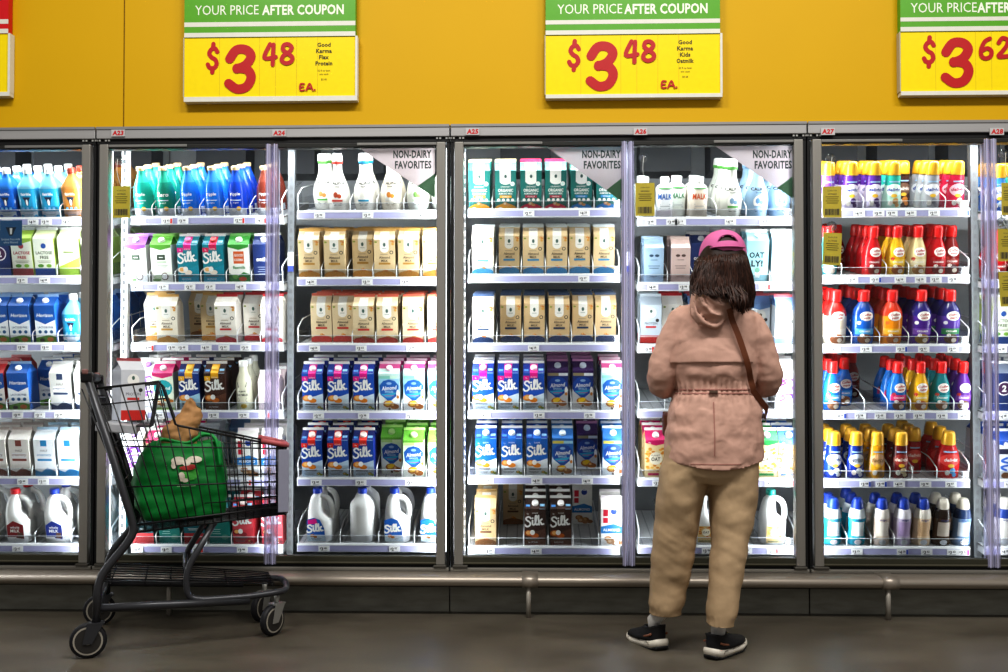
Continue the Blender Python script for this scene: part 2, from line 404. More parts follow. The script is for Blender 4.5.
for c, de, bg, ft, bd, rg in (('tan_o', 'tan almond carton with orange foot', 'd9c096', 'c88a35', 'b8893f', 'd6a860'),
        ('tan_r', 'tan almond carton with red foot', 'dcc7a2', 'bf3a32', 'c03a36', 'c7604c'),
        ('tan_b', 'tan almond carton with blue foot', 'd8be94', '2f78a8', '3f88b4', 'cfd8da'),
        ('tan_n', 'tan almond carton with navy foot', 'd2b488', '1f3560', '2a3a58', '3a4a66'),
        ('tan_k', 'tan almond carton with brown foot', 'd4b78c', '8a5a32', '6b4a34', 'b8935c'),
        ('tan_b_lit', 'tan almond carton painted overlit, blue foot', 'f0ebdf', '4a9ac4', '4a94be', 'e4eef2'),  # blue-footed tan carton again, strong cooler light painted into its colours
        ('tan_n_lit', 'tan almond carton painted overlit, navy foot', 'efe8d8', '26416f', '2c4468', '44587c'),  # navy-footed tan carton again, its overexposure put into the body colour
        ('crm_o', 'cream coconut carton with orange foot', 'ece3d2', 'd59a48', 'c99a4e', 'd9ab62'),
        ('crm_r', 'cream coconut carton with red foot', 'efe9df', 'c5303a', 'c83a40', 'c2383c')):
    carton(code=c, desc=de, side=M(bg), art=art_tan(bg, ft, bd), ridge=M(rg), gable=M(bg))
# --- organic teal cartons
def art_org(foot, band):
    def f(a, w, h, hs):
        x = w/2; bm = M('f0f0ea')
        a.rect(-x*.55, hs*.70, x*.5, hs, bm); a.ell(0, hs*.71, x*.5, .012, bm); a.rect(-x*.55, hs, x*.5, h-.016, bm)
        a.ell(0, hs*.85, .006, .008, M('44605a')); a.ell(x*.66, hs*.66, .010, .010, bm); a.ell(x*.66, hs*.66, .007, .007, M('cfe4dc'))
        a.text('UNSWEET', 0, hs*.585, .007, bm, w*.5); a.text('ORGANIC', 0, hs*.495, .014, bm, w*.72, .03); a.text('ALMOND MILK', 0, hs*.41, .008, bm, w*.66, .02)
        a.rect(-x*.56, hs*.30, x*.56, hs*.365, M(band)); a.text('VANILLA', 0, hs*.333, .006, bm, w*.4)
        for i in range(4): a.ell((-.33+.22*i)*w, hs*.245, .007, .007, bm)
        pts = [(-x, 0), (x, 0), (x, hs*.06)] + [(x*(1-2*i/10), hs*(.07+.09*math.sin(math.pi*i/10))) for i in range(1, 10)] + [(-x, hs*.06)]
        a.poly(pts, M(foot)); almond(a, -.002, hs*.15, .9, 'e0a060', 'f4e0c0'); a.ell(-x*.5, hs*.03, .010, .006, bm)
    return f
carton('or_g', 'teal organic carton with orange foot', M('2b7f78'), art_org('e8a02e', 'e8a43a'), ridge=M('ead6a8'), gable=M('b9b8a8'), cap=None)
carton('rd_g', 'teal organic carton with crimson foot', M('23736c'), art_org('c81e48', 'a8324a'), ridge=M('c9365c'), gable=M('b9b8a8'))
carton('bl_g', 'teal organic carton with blue foot', M('23736c'), art_org('1f7fc4', '2f88c4'), ridge=M('3a94c8'), gable=M('b9b8a8'))
# --- white cartons with coloured roof etc.
def art_roof(bg, top, items):
    def f(a, w, h, hs):
        x = w/2
        a.rect(-x, 0, x, hs, M(bg))
        if top: a.rect(-x, hs, x, h-.014, M(top)); a.poly([(-x, hs), (-x, hs*.93), (0, hs*.86), (x, hs*.93), (x, hs)], M(top))
        items(a, w, h, hs, x)
    return f
def it_coco(c):
    def g(a, w, h, hs, x):
        a.rect(-x*.4, hs*.60, x*.4, hs*.74, M('3a4a3a')); a.rect(-x*.2, hs*.66, x*.2, hs*.68, WHITE)
        a.rect(-x*.5, hs*.54, x*.5, hs*.56, M(c)); lines(a, 0, hs*.45, 2, w*.6, M('8fa08a'))
        a.ell(x*.25, hs*.17, .017, .017, M('6a5040')); a.ell(x*.25, hs*.17, .013, .013, WHITE); a.ell(-x*.4, hs*.15, .02, .012, M('b9c8a8')); a.ell(-x*.5, hs*.08, .02, .006, M('6f9a5a'))
    return g
carton('cp', 'white coconut carton with purple roof', WHITE, art_roof(W_, '8a4aa8', it_coco('9a5ab4')), roof=M('8a4aa8'), ridge=M('b48acc'), cap=M('d9c0e8'), capr=.0145)
carton('cg', 'white coconut carton with green roof', WHITE, art_roof('f0f3ea', '5ea83a', it_coco('5a9a3a')), roof=M('5ea83a'), ridge=M('8cc468'), cap=M('eef6e6'), capr=.0145)
def it_karma(a, w, h, hs, x):
    a.rect(-x*.5, hs*.50, x*.5, hs*.82, M('d8622a')); a.text('GOOD', 0, hs*.72, .012, WHITE, w*.42, .02); a.text('KARMA', 0, hs*.60, .012, WHITE, w*.42, .02)
    a.text('flaxmilk', 0, hs*.40, .014, M('2a8a4a'), w*.6, .02)
    a.poly([(-x, 0), (x, 0), (x, hs*.22), (x*.4, hs*.28), (-x*.3, hs*.15), (-x, hs*.26)], M('3a8a4a')); a.ell(-x*.4, hs*.16, .014, .010, M('7ac060')); a.ell(x*.3, hs*.1, .018, .010, M('c8503a'))
carton('gk', 'white flaxmilk carton with green roof', WHITE, art_roof('f2f4ee', '3f9a3e', it_karma), roof=M('3f9a3e'), ridge=M('7cc070'), cap=M('f0f6ea'), capr=.0145)
def it_navy(a, w, h, hs, x):
    a.text('oatly', -x*.15, hs*.60, .024, WHITE, w*.6, .03); lines(a, 0, hs*.40, 4, w*.6, M('aab4cc'), .01)
carton('oatn', 'navy oat carton with white lettering', M('22346a'), art_roof('22346a', None, it_navy), cap=M('e8ecf4'))
def it_tealm(a, w, h, hs, x):
    a.ell(0, hs*.6, x*.9, hs*.22, M('1fa0a8')); a.text('almond', 0, hs*.6, .016, WHITE, w*.8, .02, .2); almond(a, x*.3, hs*.3, 1.3); almond(a, -x*.5, hs*.2, 1.2); a.rect(-x, 0, x, hs*.08, M('9ac86a'))
carton('tealm', 'pale almond carton with pink roof', M('dfe8d0'), art_roof('e4ecd6', 'c8246c', it_tealm), roof=M('c8246c'), cap=M('f6dce6'), capr=.0145)
def it_swirl(a, w, h, hs, x):
    for i, c in enumerate(('7a3ab0', '9a62cc', '6a2aa0')):
        a.stroke([[(.0,.2),(.4,.5),(.1,.7),(.7,.9),(.9,.5)]], -x*.7, hs*(.18+.2*i), w*.7, hs*.25, .010, M(c))
carton('swirl', 'white carton with purple swirls', WHITE, art_roof('f0eef4', None, it_swirl), cap=M('a07ac8'))
def it_oat(c):
    def g(a, w, h, hs, x):
        st0, a.step = a.step, .00002
        for i in range(54):
            rr = random.Random(i*7); a.ell(rr.uniform(-x, x)*.9, hs*rr.uniform(.18, .8), .008, .005, M(rr.choice(('e8a23c', 'd98a2a', 'f0bc5a'))), 8, 0, 1)
        a.step = st0; a.ell(0, hs*.52, x*.62, x*.62, M('f4ead4')); a.text('PLANET', 0, hs*.60, .008, M('5a3a24'), w*.4); a.text('OAT', 0, hs*.5, .018, M('2a1c14'), w*.42, .03)
        a.rect(-x*.7, hs*.07, x*.7, hs*.13, M(c)); a.text('0g', -x*.6, hs*.93, .01, WHITE)
    return g
for c, top, de in (('oatp', 'd02468', 'orange oat carton with pink roof'), ('oatg', '2f9a50', 'orange oat carton with green roof'), ('oatb', '2a62b4', 'orange oat carton with blue roof')):
    carton(c, de, M('efcf94'), art_roof('f2d8a2', top, it_oat(top)), roof=M(top), gable=M('e8c888'), cap=WHITE, capr=.0145)
def it_oatly(a, w, h, hs, x):
    a.text('OAT', -x*.1, hs*.66, .026, M('16262e'), w*.7, .04); a.text('LY!', -x*.05, hs*.46, .030, M('16262e'), w*.62, .05); a.rect(-x*.2, hs*.12, x*.25, hs*.3, M('e4f0ec')); a.ell(.0, hs*.3, .012, .012, M('6fa08c'))
carton('oatly', 'light blue carton with bold lettering', M('8fc0cc'), art_roof('9accd6', None, it_oatly), h=.235, cap=M('b8dce2'))
def it_pale(a, w, h, hs, x):
    for i in range(3): a.rect(-x*.5, hs*(.2+.22*i), x*.5, hs*(.3+.22*i), M('e2dc7a')); a.rect(-x*.5, hs*(.32+.22*i), x*.2, hs*(.34+.22*i), M('5a86a0'))
carton('pale', 'pale blue carton with yellow blocks', M('b4d0da'), art_roof('bcd6de', None, it_pale), h=.235, cap=M('d8e8ec'))
def it_slim(c):
    def g(a, w, h, hs, x):
        a.ell(-x*.3, hs*.78, .010, .006, M(c)); a.ell(x*.3, hs*.78, .010, .006, M(c)); a.rect(-x*.35, hs*.65, x*.35, hs*.665, M(c))
        lines(a, 0, hs*.48, 2, w*.6, M(c), .01); a.text('oatmilk', 0, hs*.2, .008, M(c), w*.6)
    return g
carton('slimb', 'slim sky blue carton', M('a4c0dc'), art_roof('a8c4de', None, it_slim('3a5068')), w=.085, h=.205, ridge=M('b8d0e6'))
carton('slimp', 'slim dusty pink carton', M('d8bcb6'), art_roof('dcc2bc', None, it_slim('5a4440')), w=.085, h=.205, ridge=M('e6d0ca'))
def it_wr(a, w, h, hs, x):
    a.ell(0, hs*.8, x*.5, x*.5, M('f4f4f0')); a.ell(0, hs*.84, .006, .008, M('4a6a62')); a.text('PROTEIN', 0, hs*.52, .011, M('3a3a48'), w*.6); a.rect(-x*.5, hs*.4, x*.5, hs*.45, M('c83a3a')); a.rect(-x, 0, x, hs*.2, M('c8322e')); a.ell(x*.6, hs*.6, .008, .008, M('3a3a3a'))
carton('wr', 'pale blue carton with red foot', M('c4d0dc'), art_roof('ccd8e2', None, it_wr), ridge=M('d0dae2'))
carton('seatc', 'grey white carton with red foot', M('c0c5d0'), art_roof('ced2da', None, it_wr), h=.245, ridge=M('9c4a50'), gable=M('a0a4ae'), roof=M('c6cad2'))
def it_wb(a, w, h, hs, x):
    a.ell(x*.1, hs*.7, x*.5, x*.6, M('fafaf6')); a.ell(x*.1, hs*.72, .007, .008, M('5a5a40')); a.text('MILK', x*.1, hs*.42, .012, M('b09a3a'), w*.5); a.rect(-x, 0, x, hs*.16, M('8fb0d6')); a.ell(x*.6, hs*.6, .008, .008, M('3a3a3a'))
carton('wb', 'white carton with pale blue foot', M('dfe6ee'), art_roof('e6ecf2', '6f90c0', it_wb), roof=M('6f90c0'), ridge=M('b84a52'))
def it_almw(a, w, h, hs, x):
    a.rect(-x*.8, hs*.80, -x*.35, hs*.98, M('c8203a')); a.rect(-x*.8, hs*.62, -x*.35, hs*.76, M('c8203a')); a.ell(x*.2, hs*.93, .014, .014, M('2a4aa0'))
    a.poly([(-x, hs*.34), (x, hs*.34), (x, hs*.52), (x*.2, hs*.60), (-x, hs*.52)], M('2278bc')); a.text('ALMOND', 0, hs*.435, .013, WHITE, w*.8, .02)
    almond(a, -x*.3, hs*.20, 1.5, 'b07a4a', 'd2a878'); almond(a, x*.35, hs*.14, 1.5, 'a06a3e', 'd2a878'); almond(a, -x*.1, hs*.12, 1.4, 'b8865a', 'e0bc94')
carton('almw', 'white carton with blue almond banner', M('e6e2de'), art_roof('ecebe8', None, it_almw), ridge=M('dcd4d8'))
def it_hz(a, w, h, hs, x):
    a.poly([(-x, hs), (x, hs), (x, hs*.62), (0, hs*.50), (-x, hs*.62)], M('1c56a4')); a.text('Horizon', 0, hs*.74, .016, WHITE, w*.8, .02, .2); a.text('LACTOSE FREE', 0, hs*.42, .009, M('2a4a7a'), w*.75, .02)
    for i in range(3): a.ell((-.28+.28*i)*w, hs*.3, .008, .008, M('2f5a8a'))
    a.poly([(-x, 0), (x, 0), (x, hs*.16), (x*.3, hs*.22), (-x, hs*.14)], M('5f9a3a')); a.ell(x*.4, hs*.1, .016, .010, M('c8703a')); a.ell(-x*.4, hs*.08, .012, .009, M('3a3a30'))
carton('hz', 'blue and white dairy carton', M('1f58a6'), art_roof('e8ecf0', '1c56a4', it_hz), roof=M('2a66b4'), ridge=M('8fb0d8'), cap=WHITE)
carton('hzy', 'blue dairy carton with yellow side', M('e8b02a'), art_roof('e8ecf0', '1c56a4', it_hz), roof=M('1c4a90'), gable=M('3a86c0'), cap=WHITE)
carton('hzr', 'red and white dairy carton', M('a81e24'), art_roof('e8e4e0', 'b42228', it_hz), roof=M('b42228'), ridge=M('d88a8a'), cap=WHITE)
def it_lac(c, c2):
    def g(a, w, h, hs, x):
        a.rect(-x, hs*.0, x, hs*.22, M(c2)); a.text('LACTOSE', 0, hs*.62, .014, M(c), w*.8, .03); a.text('FREE', 0, hs*.50, .014, M(c), w*.5, .03); lines(a, 0, hs*.40, 2, w*.7, M('8a8a6a'))
        a.ell(-x*.4, hs*.28, .014, .008, M('5f9a3a')); a.ell(x*.4, hs*.28, .012, .008, M('8abf4a')); a.ell(0, hs*.8, .012, .012, M(c2))
    return g
carton('lacr', 'white green carton with red lettering', M('b8cf5a'), art_roof('edf0e0', '9cc04a', it_lac('b02a30', 'b84a50')), roof=M('c4d88a'))
carton('lacg', 'white lime carton with grey lettering', M('c4dc6a'), art_roof('f0f4e4', None, it_lac('5a6a4a', '2f5aa8')), roof=M('dfeab8'))
carton('limec', 'lime and white plain carton', M('b4d06a'), art_roof('eaf2d8', None, lambda a, w, h, hs, x: (a.poly([(-x, 0), (x, 0), (x, hs*.5), (-x, hs*.25)], M('a4c84a')), a.rect(-x*.5, hs*.6, x*.5, hs*.66, M('7a8a5a')))), roof=M('dcebb4'))
carton('num2', 'dark blue carton with round white emblem', M('1f2f5e'), art_roof('26386c', None, lambda a, w, h, hs, x: (a.ell(0, hs*.6, .032, .032, M('e8e6ea')), a.ell(0, hs*.6, .027, .027, M('4a2a50')), a.text('2', 0, hs*.6, .03, WHITE, None, .04), a.rect(-x, 0, x, hs*.2, M('2a55b0')))), roof=M('6a7488'))
def it_cream(c):
    def g(a, w, h, hs, x):
        a.rect(-x*.3, hs*.82, x*.3, hs*.98, M(c)); a.text('HALF', 0, hs*.70, .010, M('4a3a3a'), w*.5); a.rect(-x*.7, hs*.50, x*.7, hs*.64, M('e8e8ea')); a.text('creamery', 0, hs*.57, .012, M(c), w*.7, .01, .2)
        a.rect(-x*.7, hs*.42, x*.7, hs*.48, M(c)); a.poly([(-x, 0), (x, 0), (x, hs*.14), (x*.2, hs*.24), (-x*.4, hs*.12), (-x, hs*.18)], M(c))
    return g
carton('whr', 'white cream carton with brown foot', M('dcd6d0'), art_roof('e8e4df', None, it_cream('8a4a42')), ridge=M('b8aaa4'))
carton('whb', 'white cream carton with blue foot', M('d4dae0'), art_roof('e6eaee', None, it_cream('2a86bc')), ridge=M('9ab4c8'))
carton('grw', 'grey white carton with navy foot', M('b8b8b4'), art_roof('c8c8c4', None, it_cream('2a3a5a')), ridge=M('a8a8a8'))
carton('tealr', 'teal and blue carton with red foot', M('1a5f6a'), art_roof('1c6672', '1a4f9a', lambda a, w, h, hs, x: (a.rect(-x, 0, x, hs*.3, M('c83a40')), a.text('pea', 0, hs*.6, .02, WHITE, w*.7), lines(a, 0, hs*.42, 2, w*.6, WHITE))), roof=M('1a4f9a'))
carton('teal2', 'plain teal carton with pale specks', M('1f7a74'), art_roof('23847c', None, lambda a, w, h, hs, x: (lines(a, -x*.3, hs*.4, 3, w*.4, M('bfe0d8'), .01), a.ell(x*.5, hs*.2, .016, .012, M('5aa08c')))), roof=M('1a6a70'))
carton('pinky', 'pink pale carton with soft lettering', M('d8c4c8'), art_roof('dccacd', None, lambda a, w, h, hs, x: lines(a, 0, hs*.6, 5, w*.6, M('a08a94'), .012)), h=.18)
carton('bluer', 'white carton with blue rings', M('dfe4ec'), art_roof('e6eaf0', '1c4fb0', lambda a, w, h, hs, x: (a.ell(0, hs*.92, .02, .016, WHITE), a.rect(-x*.9, hs*.66, x*.9, hs*.80, M('2a2a44')), a.stroke([[(.5,.9),(.1,.7),(.9,.5),(.1,.3),(.5,.1)]], -x*.6, hs*.2, w*.6, hs*.4, .01, M('2a62c4')), a.ell(0, hs*.1, .02, .014, M('8a5a34')))), roof=M('1c4fb0'))

# ---------------------------------------------------------------- bottles
def rad(prof, z):
    for p, q in zip(prof, prof[1:]):
        if p[1] <= z <= q[1] and q[1] > p[1]: return p[0]+(q[0]-p[0])*(z-p[1])/(q[1]-p[1])
    return prof[-1][0] if z > prof[-1][1] else prof[0][0]
def sm_prof(pts, k=4):
    out = []
    sp = smooth_path([(p[0], p[1], 0) for p in pts], k)
    return [(max(.001, q.x), max(0, q.y)) for q in sp]
def bottle(code, name, desc, prof, colf, art, capprof, capmat, sx=1, sy=1, power=2.0, n=20, label=None, rough=.22, k=4, cat='bottle'):
    pr = sm_prof(prof, k) if k else [tuple(p) for p in prof]
    mb = MB()
    mb.lathe([(r, z, colf(z)) for r, z in pr], colf(0), n, sx, sy, power=power)
    def Fn(x, z, e):
        r = rad(pr, z)
        q = min(.97, abs(x)/(r*sx)) if r*sx > 1e-6 else .97
        if power == 2.0: yy = math.sqrt(1-q*q)
        else:
            c = q; yy = (1-c**power)**(1/power)
        return (x, -(r*sy*yy)-e, z)
    if art: art(Art(mb, Fn, .00013, .0013))
    parts = []
    c = MB(); c.lathe(capprof, capmat, 16, 1, 1); parts.append(('cap', c.mesh('cap')))
    h = capprof[-1][1]; d = 2*max(p[0] for p in pr)*sy
    reg(code, name, cat, desc, mb.mesh(name), parts, h, d)
def capp(r, z0, z1, r2=None): 
    r2 = r2 or r
    return [(r, z0), (r, z0+.003), (r2, z1-.004), (r2*.86, z1)]
def grid_rect(a, x0, z0, x1, z1, m): a.rect(x0, z0, x1, z1, m, 8, 4)
# ripple style: broad shoulders
RP = [(.036,0),(.043,.004),(.0445,.05),(.043,.100),(.037,.135),(.024,.170),(.0165,.192),(.0155,.206)]
def ripple(code, desc, c, c2, cap='d8b98a', word='ripple'):
    def art(a):
        a.text(word, 0, .100, .018, WHITE, .062, .02); a.rect(-.024, .072, .024, .076, M('c8d8ea'), 6, 1); a.text('original', 0, .062, .008, WHITE, .04)
        a.rect(-.041, .004, .041, .034, M('c8ccd4'), 8, 3); a.ell(.012, .036, .010, .010, M('e6b83c')); a.ell(-.010, .030, .010, .008, WHITE)
    bottle(code, 'milk_bottle', desc, RP, lambda z: M(c, .2) if z < .15 else M(c2, .2), art, capp(.0185, .205, .222), M(cap, .45))
ripple('rip_t', 'teal pea milk bottle with beige cap', '1aa898', '3cc0ac'); ripple('rip_g', 'green teal pea milk bottle', '12806c', '2aa48a', word='Zero')
ripple('rip_b', 'bright blue pea milk bottle', '1a6ed8', '3a8ae4'); ripple('rip_n', 'deep blue pea milk bottle', '0f3fb8', '1c55c8'); ripple('rip_r', 'brown pea milk bottle', '7a3428', '8a4436')
CA = [(.036,0),(.044,.004),(.051,.045),(.052,.075),(.045,.112),(.030,.150),(.0215,.180),(.0205,.215)]
def cali(code, desc, ring, c='efece4', foot='c88a4a', txt='4a4a4a'):
    def art(a):
        a.text('CALIFIA', 0, .126, .014, M('2e2e30'), .072, .04); a.text('FARMS', 0, .110, .007, M(txt), .036, .02); a.ell(0, .070, .026, .028, M('f6f4ee')); a.ell(-.006, .074, .010, .013, M(foot)); a.ell(.010, .068, .010, .010, M(foot)); a.rect(-.024, .044, .024, .052, M(ring), 6, 1); lines(a, 0, .034, 2, .04, M(txt), .007)
    bottle(code, 'milk_bottle', desc, CA, lambda z: M(c, .25), art, [(.023, .210, M(ring)), (.0245, .219, M(ring)), (.0245, .224), (.022, .252), (.017, .257)], M('f2f2ee', .3))
cali('cal_g', 'curvy white bottle with green ring', '5aa84a'); cali('cal_r', 'curvy white bottle with red ring', 'd8453a', foot='b84a2a'); cali('cal_b', 'curvy white bottle with blue ring', '2a9ac4', foot='efece4')
cali('cal_o', 'curvy cream bottle with almond picture', 'e8e4dc', 'efe4d0', 'd88a3a'); cali('cal_n', 'curvy cream bottle with green ground', 'dfe8d4', 'eef0e4', '7aa85a')
cali('cal_lb', 'curvy light blue bottle', '8ab0d0', '9cbcd8', '6a94bc', '2f5078'); cali('cal_gc', 'curvy white bottle with lime cap', '5aa84a', 'dfe0d6', '7a9ab4')
# square shouldered dairy bottles
FB = [(.039,0),(.0455,.004),(.0455,.132),(.043,.142),(.022,.178),(.016,.186),(.0155,.198)]
def fair(code, desc, c, c2, cap, foot='b8c4cc'):
    def art(a):
        a.text('fairlife', 0, .108, .013, WHITE, .068, .02); a.poly([(-.018,.094),(.018,.094),(.010,.080),(.006,.058),(-.006,.058),(-.010,.080)], M('1a2a44')); a.ell(0, .070, .005, .014, WHITE)
        for i in range(3): a.ell(-.02+.02*i, .044, .006, .006, M('6ab0e0'))
        a.rect(-.040, .002, .040, .030, M(foot), 4, 2); lines(a, 0, .02, 2, .05, M('7a8a9a'))
    bottle(code, 'milk_bottle', desc, FB, lambda z: M(c if z < .122 else c2, .22), art, capp(.0185, .196, .222), M(cap, .3), power=5.0, n=28, k=0)
fair('fl_b', 'deep blue square shouldered milk bottle', '1c62c0', '2a78d0', 'f0f0ee'); fair('fl_l', 'sky blue square shouldered milk bottle', '2f9cc8', '7ac4e0', 'f0f0ee'); fair('fl_o', 'orange brown square shouldered milk bottle', 'b87a3a', 'c88a4a', '8a3424', 'a88a78')
# straight nut milk bottles
MK = [(.033,0),(.038,.004),(.038,.130),(.030,.142),(.018,.150),(.017,.156)]
def malk(code, desc, c, word, wc):
    def art(a): a.text(word, 0, .095, .026, M(wc), .064, .03); lines(a, 0, .06, 3, .05, M('9aa4ac'), .009); a.rect(-.037, .128, .037, .134, M('4a8a4a'), 8, 1)
    bottle(code, 'milk_bottle', desc, MK, lambda z: M(c if z < .13 else 'f0f0ee', .3), art, capp(.020, .154, .182), M('f0f0ee', .3), power=3.5, n=24, k=0)
malk('malk_b', 'white bottle with blue block lettering', 'eceff2', 'MALK', '2a62b0'); malk('malk_o', 'cream bottle with orange block lettering', 'e8dccc', 'MALK', 'c8562a'); malk('malk_g', 'white bottle with green shoulder', 'e6ece6', 'MALK', '4a7a5a')
# cow bottle
def art_cow(a): a.text('organic', 0, .088, .010, M('222830'), .05, .02); a.text('OATMILK', 0, .072, .010, M('222830'), .052, .02); a.poly([(-.022,.128),(.022,.130),(.018,.108),(-.018,.106)], M('22303c')); lines(a, 0, .055, 3, .04, M('5a5a50'), .008); a.ell(.005, .02, .014, .010, M('d8b04a'))
bottle('cow', 'milk_bottle', 'pale yellow glass shaped milk bottle', [(.03,0),(.037,.004),(.038,.10),(.033,.14),(.021,.172),(.0185,.20)], lambda z: M('e2e0c8', .2), art_cow, capp(.020, .198, .226), M('f0f0ec', .3))
# round coffee creamers
CM = [(.034,0),(.041,.004),(.0428,.03),(.0428,.085),(.037,.118),(.026,.148),(.0205,.162),(.0205,.170)]
CL = [(.042,0),(.049,.004),(.051,.03),(.051,.115),(.046,.150),(.029,.178),(.022,.188),(.022,.195)]
def cream(code, desc, c, c2, em, foot, big=False, cap='d81e1c', shoulder=None):
    prof = CL if big else CM
    R_ = .05 if big else .0428; q = .024 if big else 0; oy = .128 if big else .104
    def art(a):
        a.ell(.004, oy, R_*.60, .021, M('f4efe8'), 18, 0, 3); a.text('Coffee', .004, oy+.006, .011, M('b01820'), R_*1.0, .03, .3, .1); a.text('mate', .004, oy-.008, .010, M('b01820'), R_*.8, .03, .3, .1); a.ell(-R_*.55, oy-.03, .008, .008, M(em))
        a.rect(-R_*.8, .046, R_*.8, .072, M(c2), 8, 2); a.text('CREAMER', 0, .06, .008, M('f4efe8'), R_*1.1, .02); a.ell(-.012, .042, .009, .008, M('f2ece4')); a.ell(.0, .026, R_*.62, .022, M(foot)); a.ell(.012, .020, .012, .010, M('efe2cc'))
    sh = shoulder or c
    bottle(code, 'creamer_bottle', desc, prof, lambda z: M(c if z < .125 else sh, .18), art, [(.0225 if not big else .026, .168+q), (.0225 if not big else .026, .172+q), (.0215 if not big else .025, .205+q), (.020 if not big else .023, .216+q), (.014, .220+q)], M(cap, .25), sy=.85)
cream('cm_r', 'red creamer bottle with red cap', 'c4181e', 'a8141c', 'b81c24', '7a1a18'); cream('cm_y', 'yellow creamer bottle with red cap', 'e8b020', 'f2c83a', 'c83a24', 'a85a1e'); cream('cm_c', 'cream coloured creamer bottle', 'e2cf9a', 'efe2b8', 'b03a2a', 'a8763c')
cream('cm_d', 'dark red creamer bottle', '7a1c1c', '8e2a24', 'a83a30', '4a1414'); cream('cm_t', 'teal creamer bottle with red cap', '1a7f86', '35a0a4', 'c04a3a', '8a5a34'); cream('cm_p', 'purple creamer bottle with red cap', '5a2a86', '7a44a4', 'b83a34', '6a4028')
cream('cm_b', 'blue creamer bottle with red cap', '1c62b8', '3a90d4', 'b03a34', '8a5630'); cream('cm_m', 'blue creamer bottle with magenta panel', '1a6cc0', 'd0246c', 'b83038', '7a4a2a'); cream('cm_g', 'turquoise creamer bottle', '2aa0a8', '48b8bc', 'c44a3c', 'd8e4e0')
cream('cb_c', 'large cream and red creamer bottle', 'e6d9c4', 'f0e6d4', 'e8dfd2', '9a5a30', True, shoulder='c82420'); cream('cb_b', 'large blue creamer bottle', '1a58b0', '3f9ad8', 'e6e2de', '7a4a2a', True, shoulder='14408c')
cream('cb_o', 'large orange and yellow creamer bottle', 'e88a18', 'f0b428', 'd85a1c', 'b8641a', True, shoulder='d8381a'); cream('cb_p', 'large purple creamer bottle with brown picture', '50288a', '7444a8', 'e4dcd8', '9a7424', True, shoulder='2c2270'); cream('cb_v', 'large violet creamer bottle with green dot', '5a3a96', '2f7a4a', 'dcd4da', '5a3a24', True, shoulder='2a2468')
# gold capped creamers
DL = [(.034,0),(.040,.004),(.041,.04),(.038,.075),(.034,.105),(.033,.13),(.030,.150),(.027,.156)]
DB = [(.044,0),(.052,.004),(.054,.05),(.052,.09),(.042,.125),(.032,.146),(.029,.154)]
def delight(code, desc, c, c2, ban, foot, word='delight', wc='1a3a8c', big=False, bag=None):
    prof = DB if big else DL; R_ = .054 if big else .04
    def art(a):
        a.rect(-R_*.55, .118, R_*.55, .124, M('8fb0d0'), 6, 1); a.ell(0, .084, R_*.84, .028, M(ban), 18, 0, 3); a.text(word, 0, .084, .020, M(wc), R_*1.4, .035, .2)
        a.ell(0, .060, .014, .008, M('e8b83a')); a.ell(.008, .036, .014, .014, M(foot)); a.ell(-.014, .028, .010, .012, M('efe8dc')); a.ell(.016, .018, .010, .009, M(foot))
    bottle(code, 'creamer_bottle', desc, prof, lambda z: M(c if z < .10 else c2, .2), art, [(.030, .150), (.031, .154), (.030, .165), (.026, .200), (.022, .208), (.014, .211)], M('dba42a', .28, .15), sy=.82)
delight('dl_p', 'white purple creamer with gold cap', 'e4dcea', '7a4aa4', '6a3a98', '4a2a7a', wc='f4f0f8'); delight('dl_v', 'violet creamer bottle with gold cap', 'd4c8e0', '5a2f90', 'e8e0f0', '4a2a6a')
delight('dl_t', 'mint teal creamer with gold cap', 'b4dccc', '2fae9c', 'dff0e8', 'c89a5a'); delight('dl_k', 'dark brown creamer with gold cap', '4a3028', '3a2420', '6a4a3a', 'c8782a', wc='efe4d8'); delight('dl_s', 'silver grey creamer with gold cap', 'b0b0b4', '9a9aa0', 'd8d8dc', '8a8a90')
delight('dl_r', 'pink red creamer with gold cap', 'd2284a', 'b81e40', 'e8b8c4', 'e6d8c8', wc='a01a38'); delight('dl_b', 'royal blue creamer with gold cap', '163a9c', '0f2a7c', 'e8eef4', 'f2f4f6'); delight('dl_b2', 'blue creamer turned to its white label', '14329a', '0f2a80', 'c4ccdc', 'e0e4ea', 'nutrition', '3a3a4a')
delight('dl_y', 'golden yellow creamer with gold cap', 'e0a01c', 'd8940f', 'c89a6a', 'b8842a', 'facts', '7a5a2a'); delight('dl_w', 'wine red creamer with gold cap', '6a1418', '5a1014', '9a2a24', 'e0c89a', wc='f0e0d0'); delight('dl_rr', 'red creamer half hidden behind divider', 'a81c1e', '94161a', 'c84a40', '7a1614', wc='f0d8d0')
delight('db_r', 'large bright red creamer with gold cap', 'c81a1c', 'b01418', 'd83a34', '3a9ad0', wc='f8e8e4', big=True); delight('dl_u', 'blue and white creamer with gold cap', '2a62b4', '3f86cc', 'e6ecf4', 'c0d4ea')
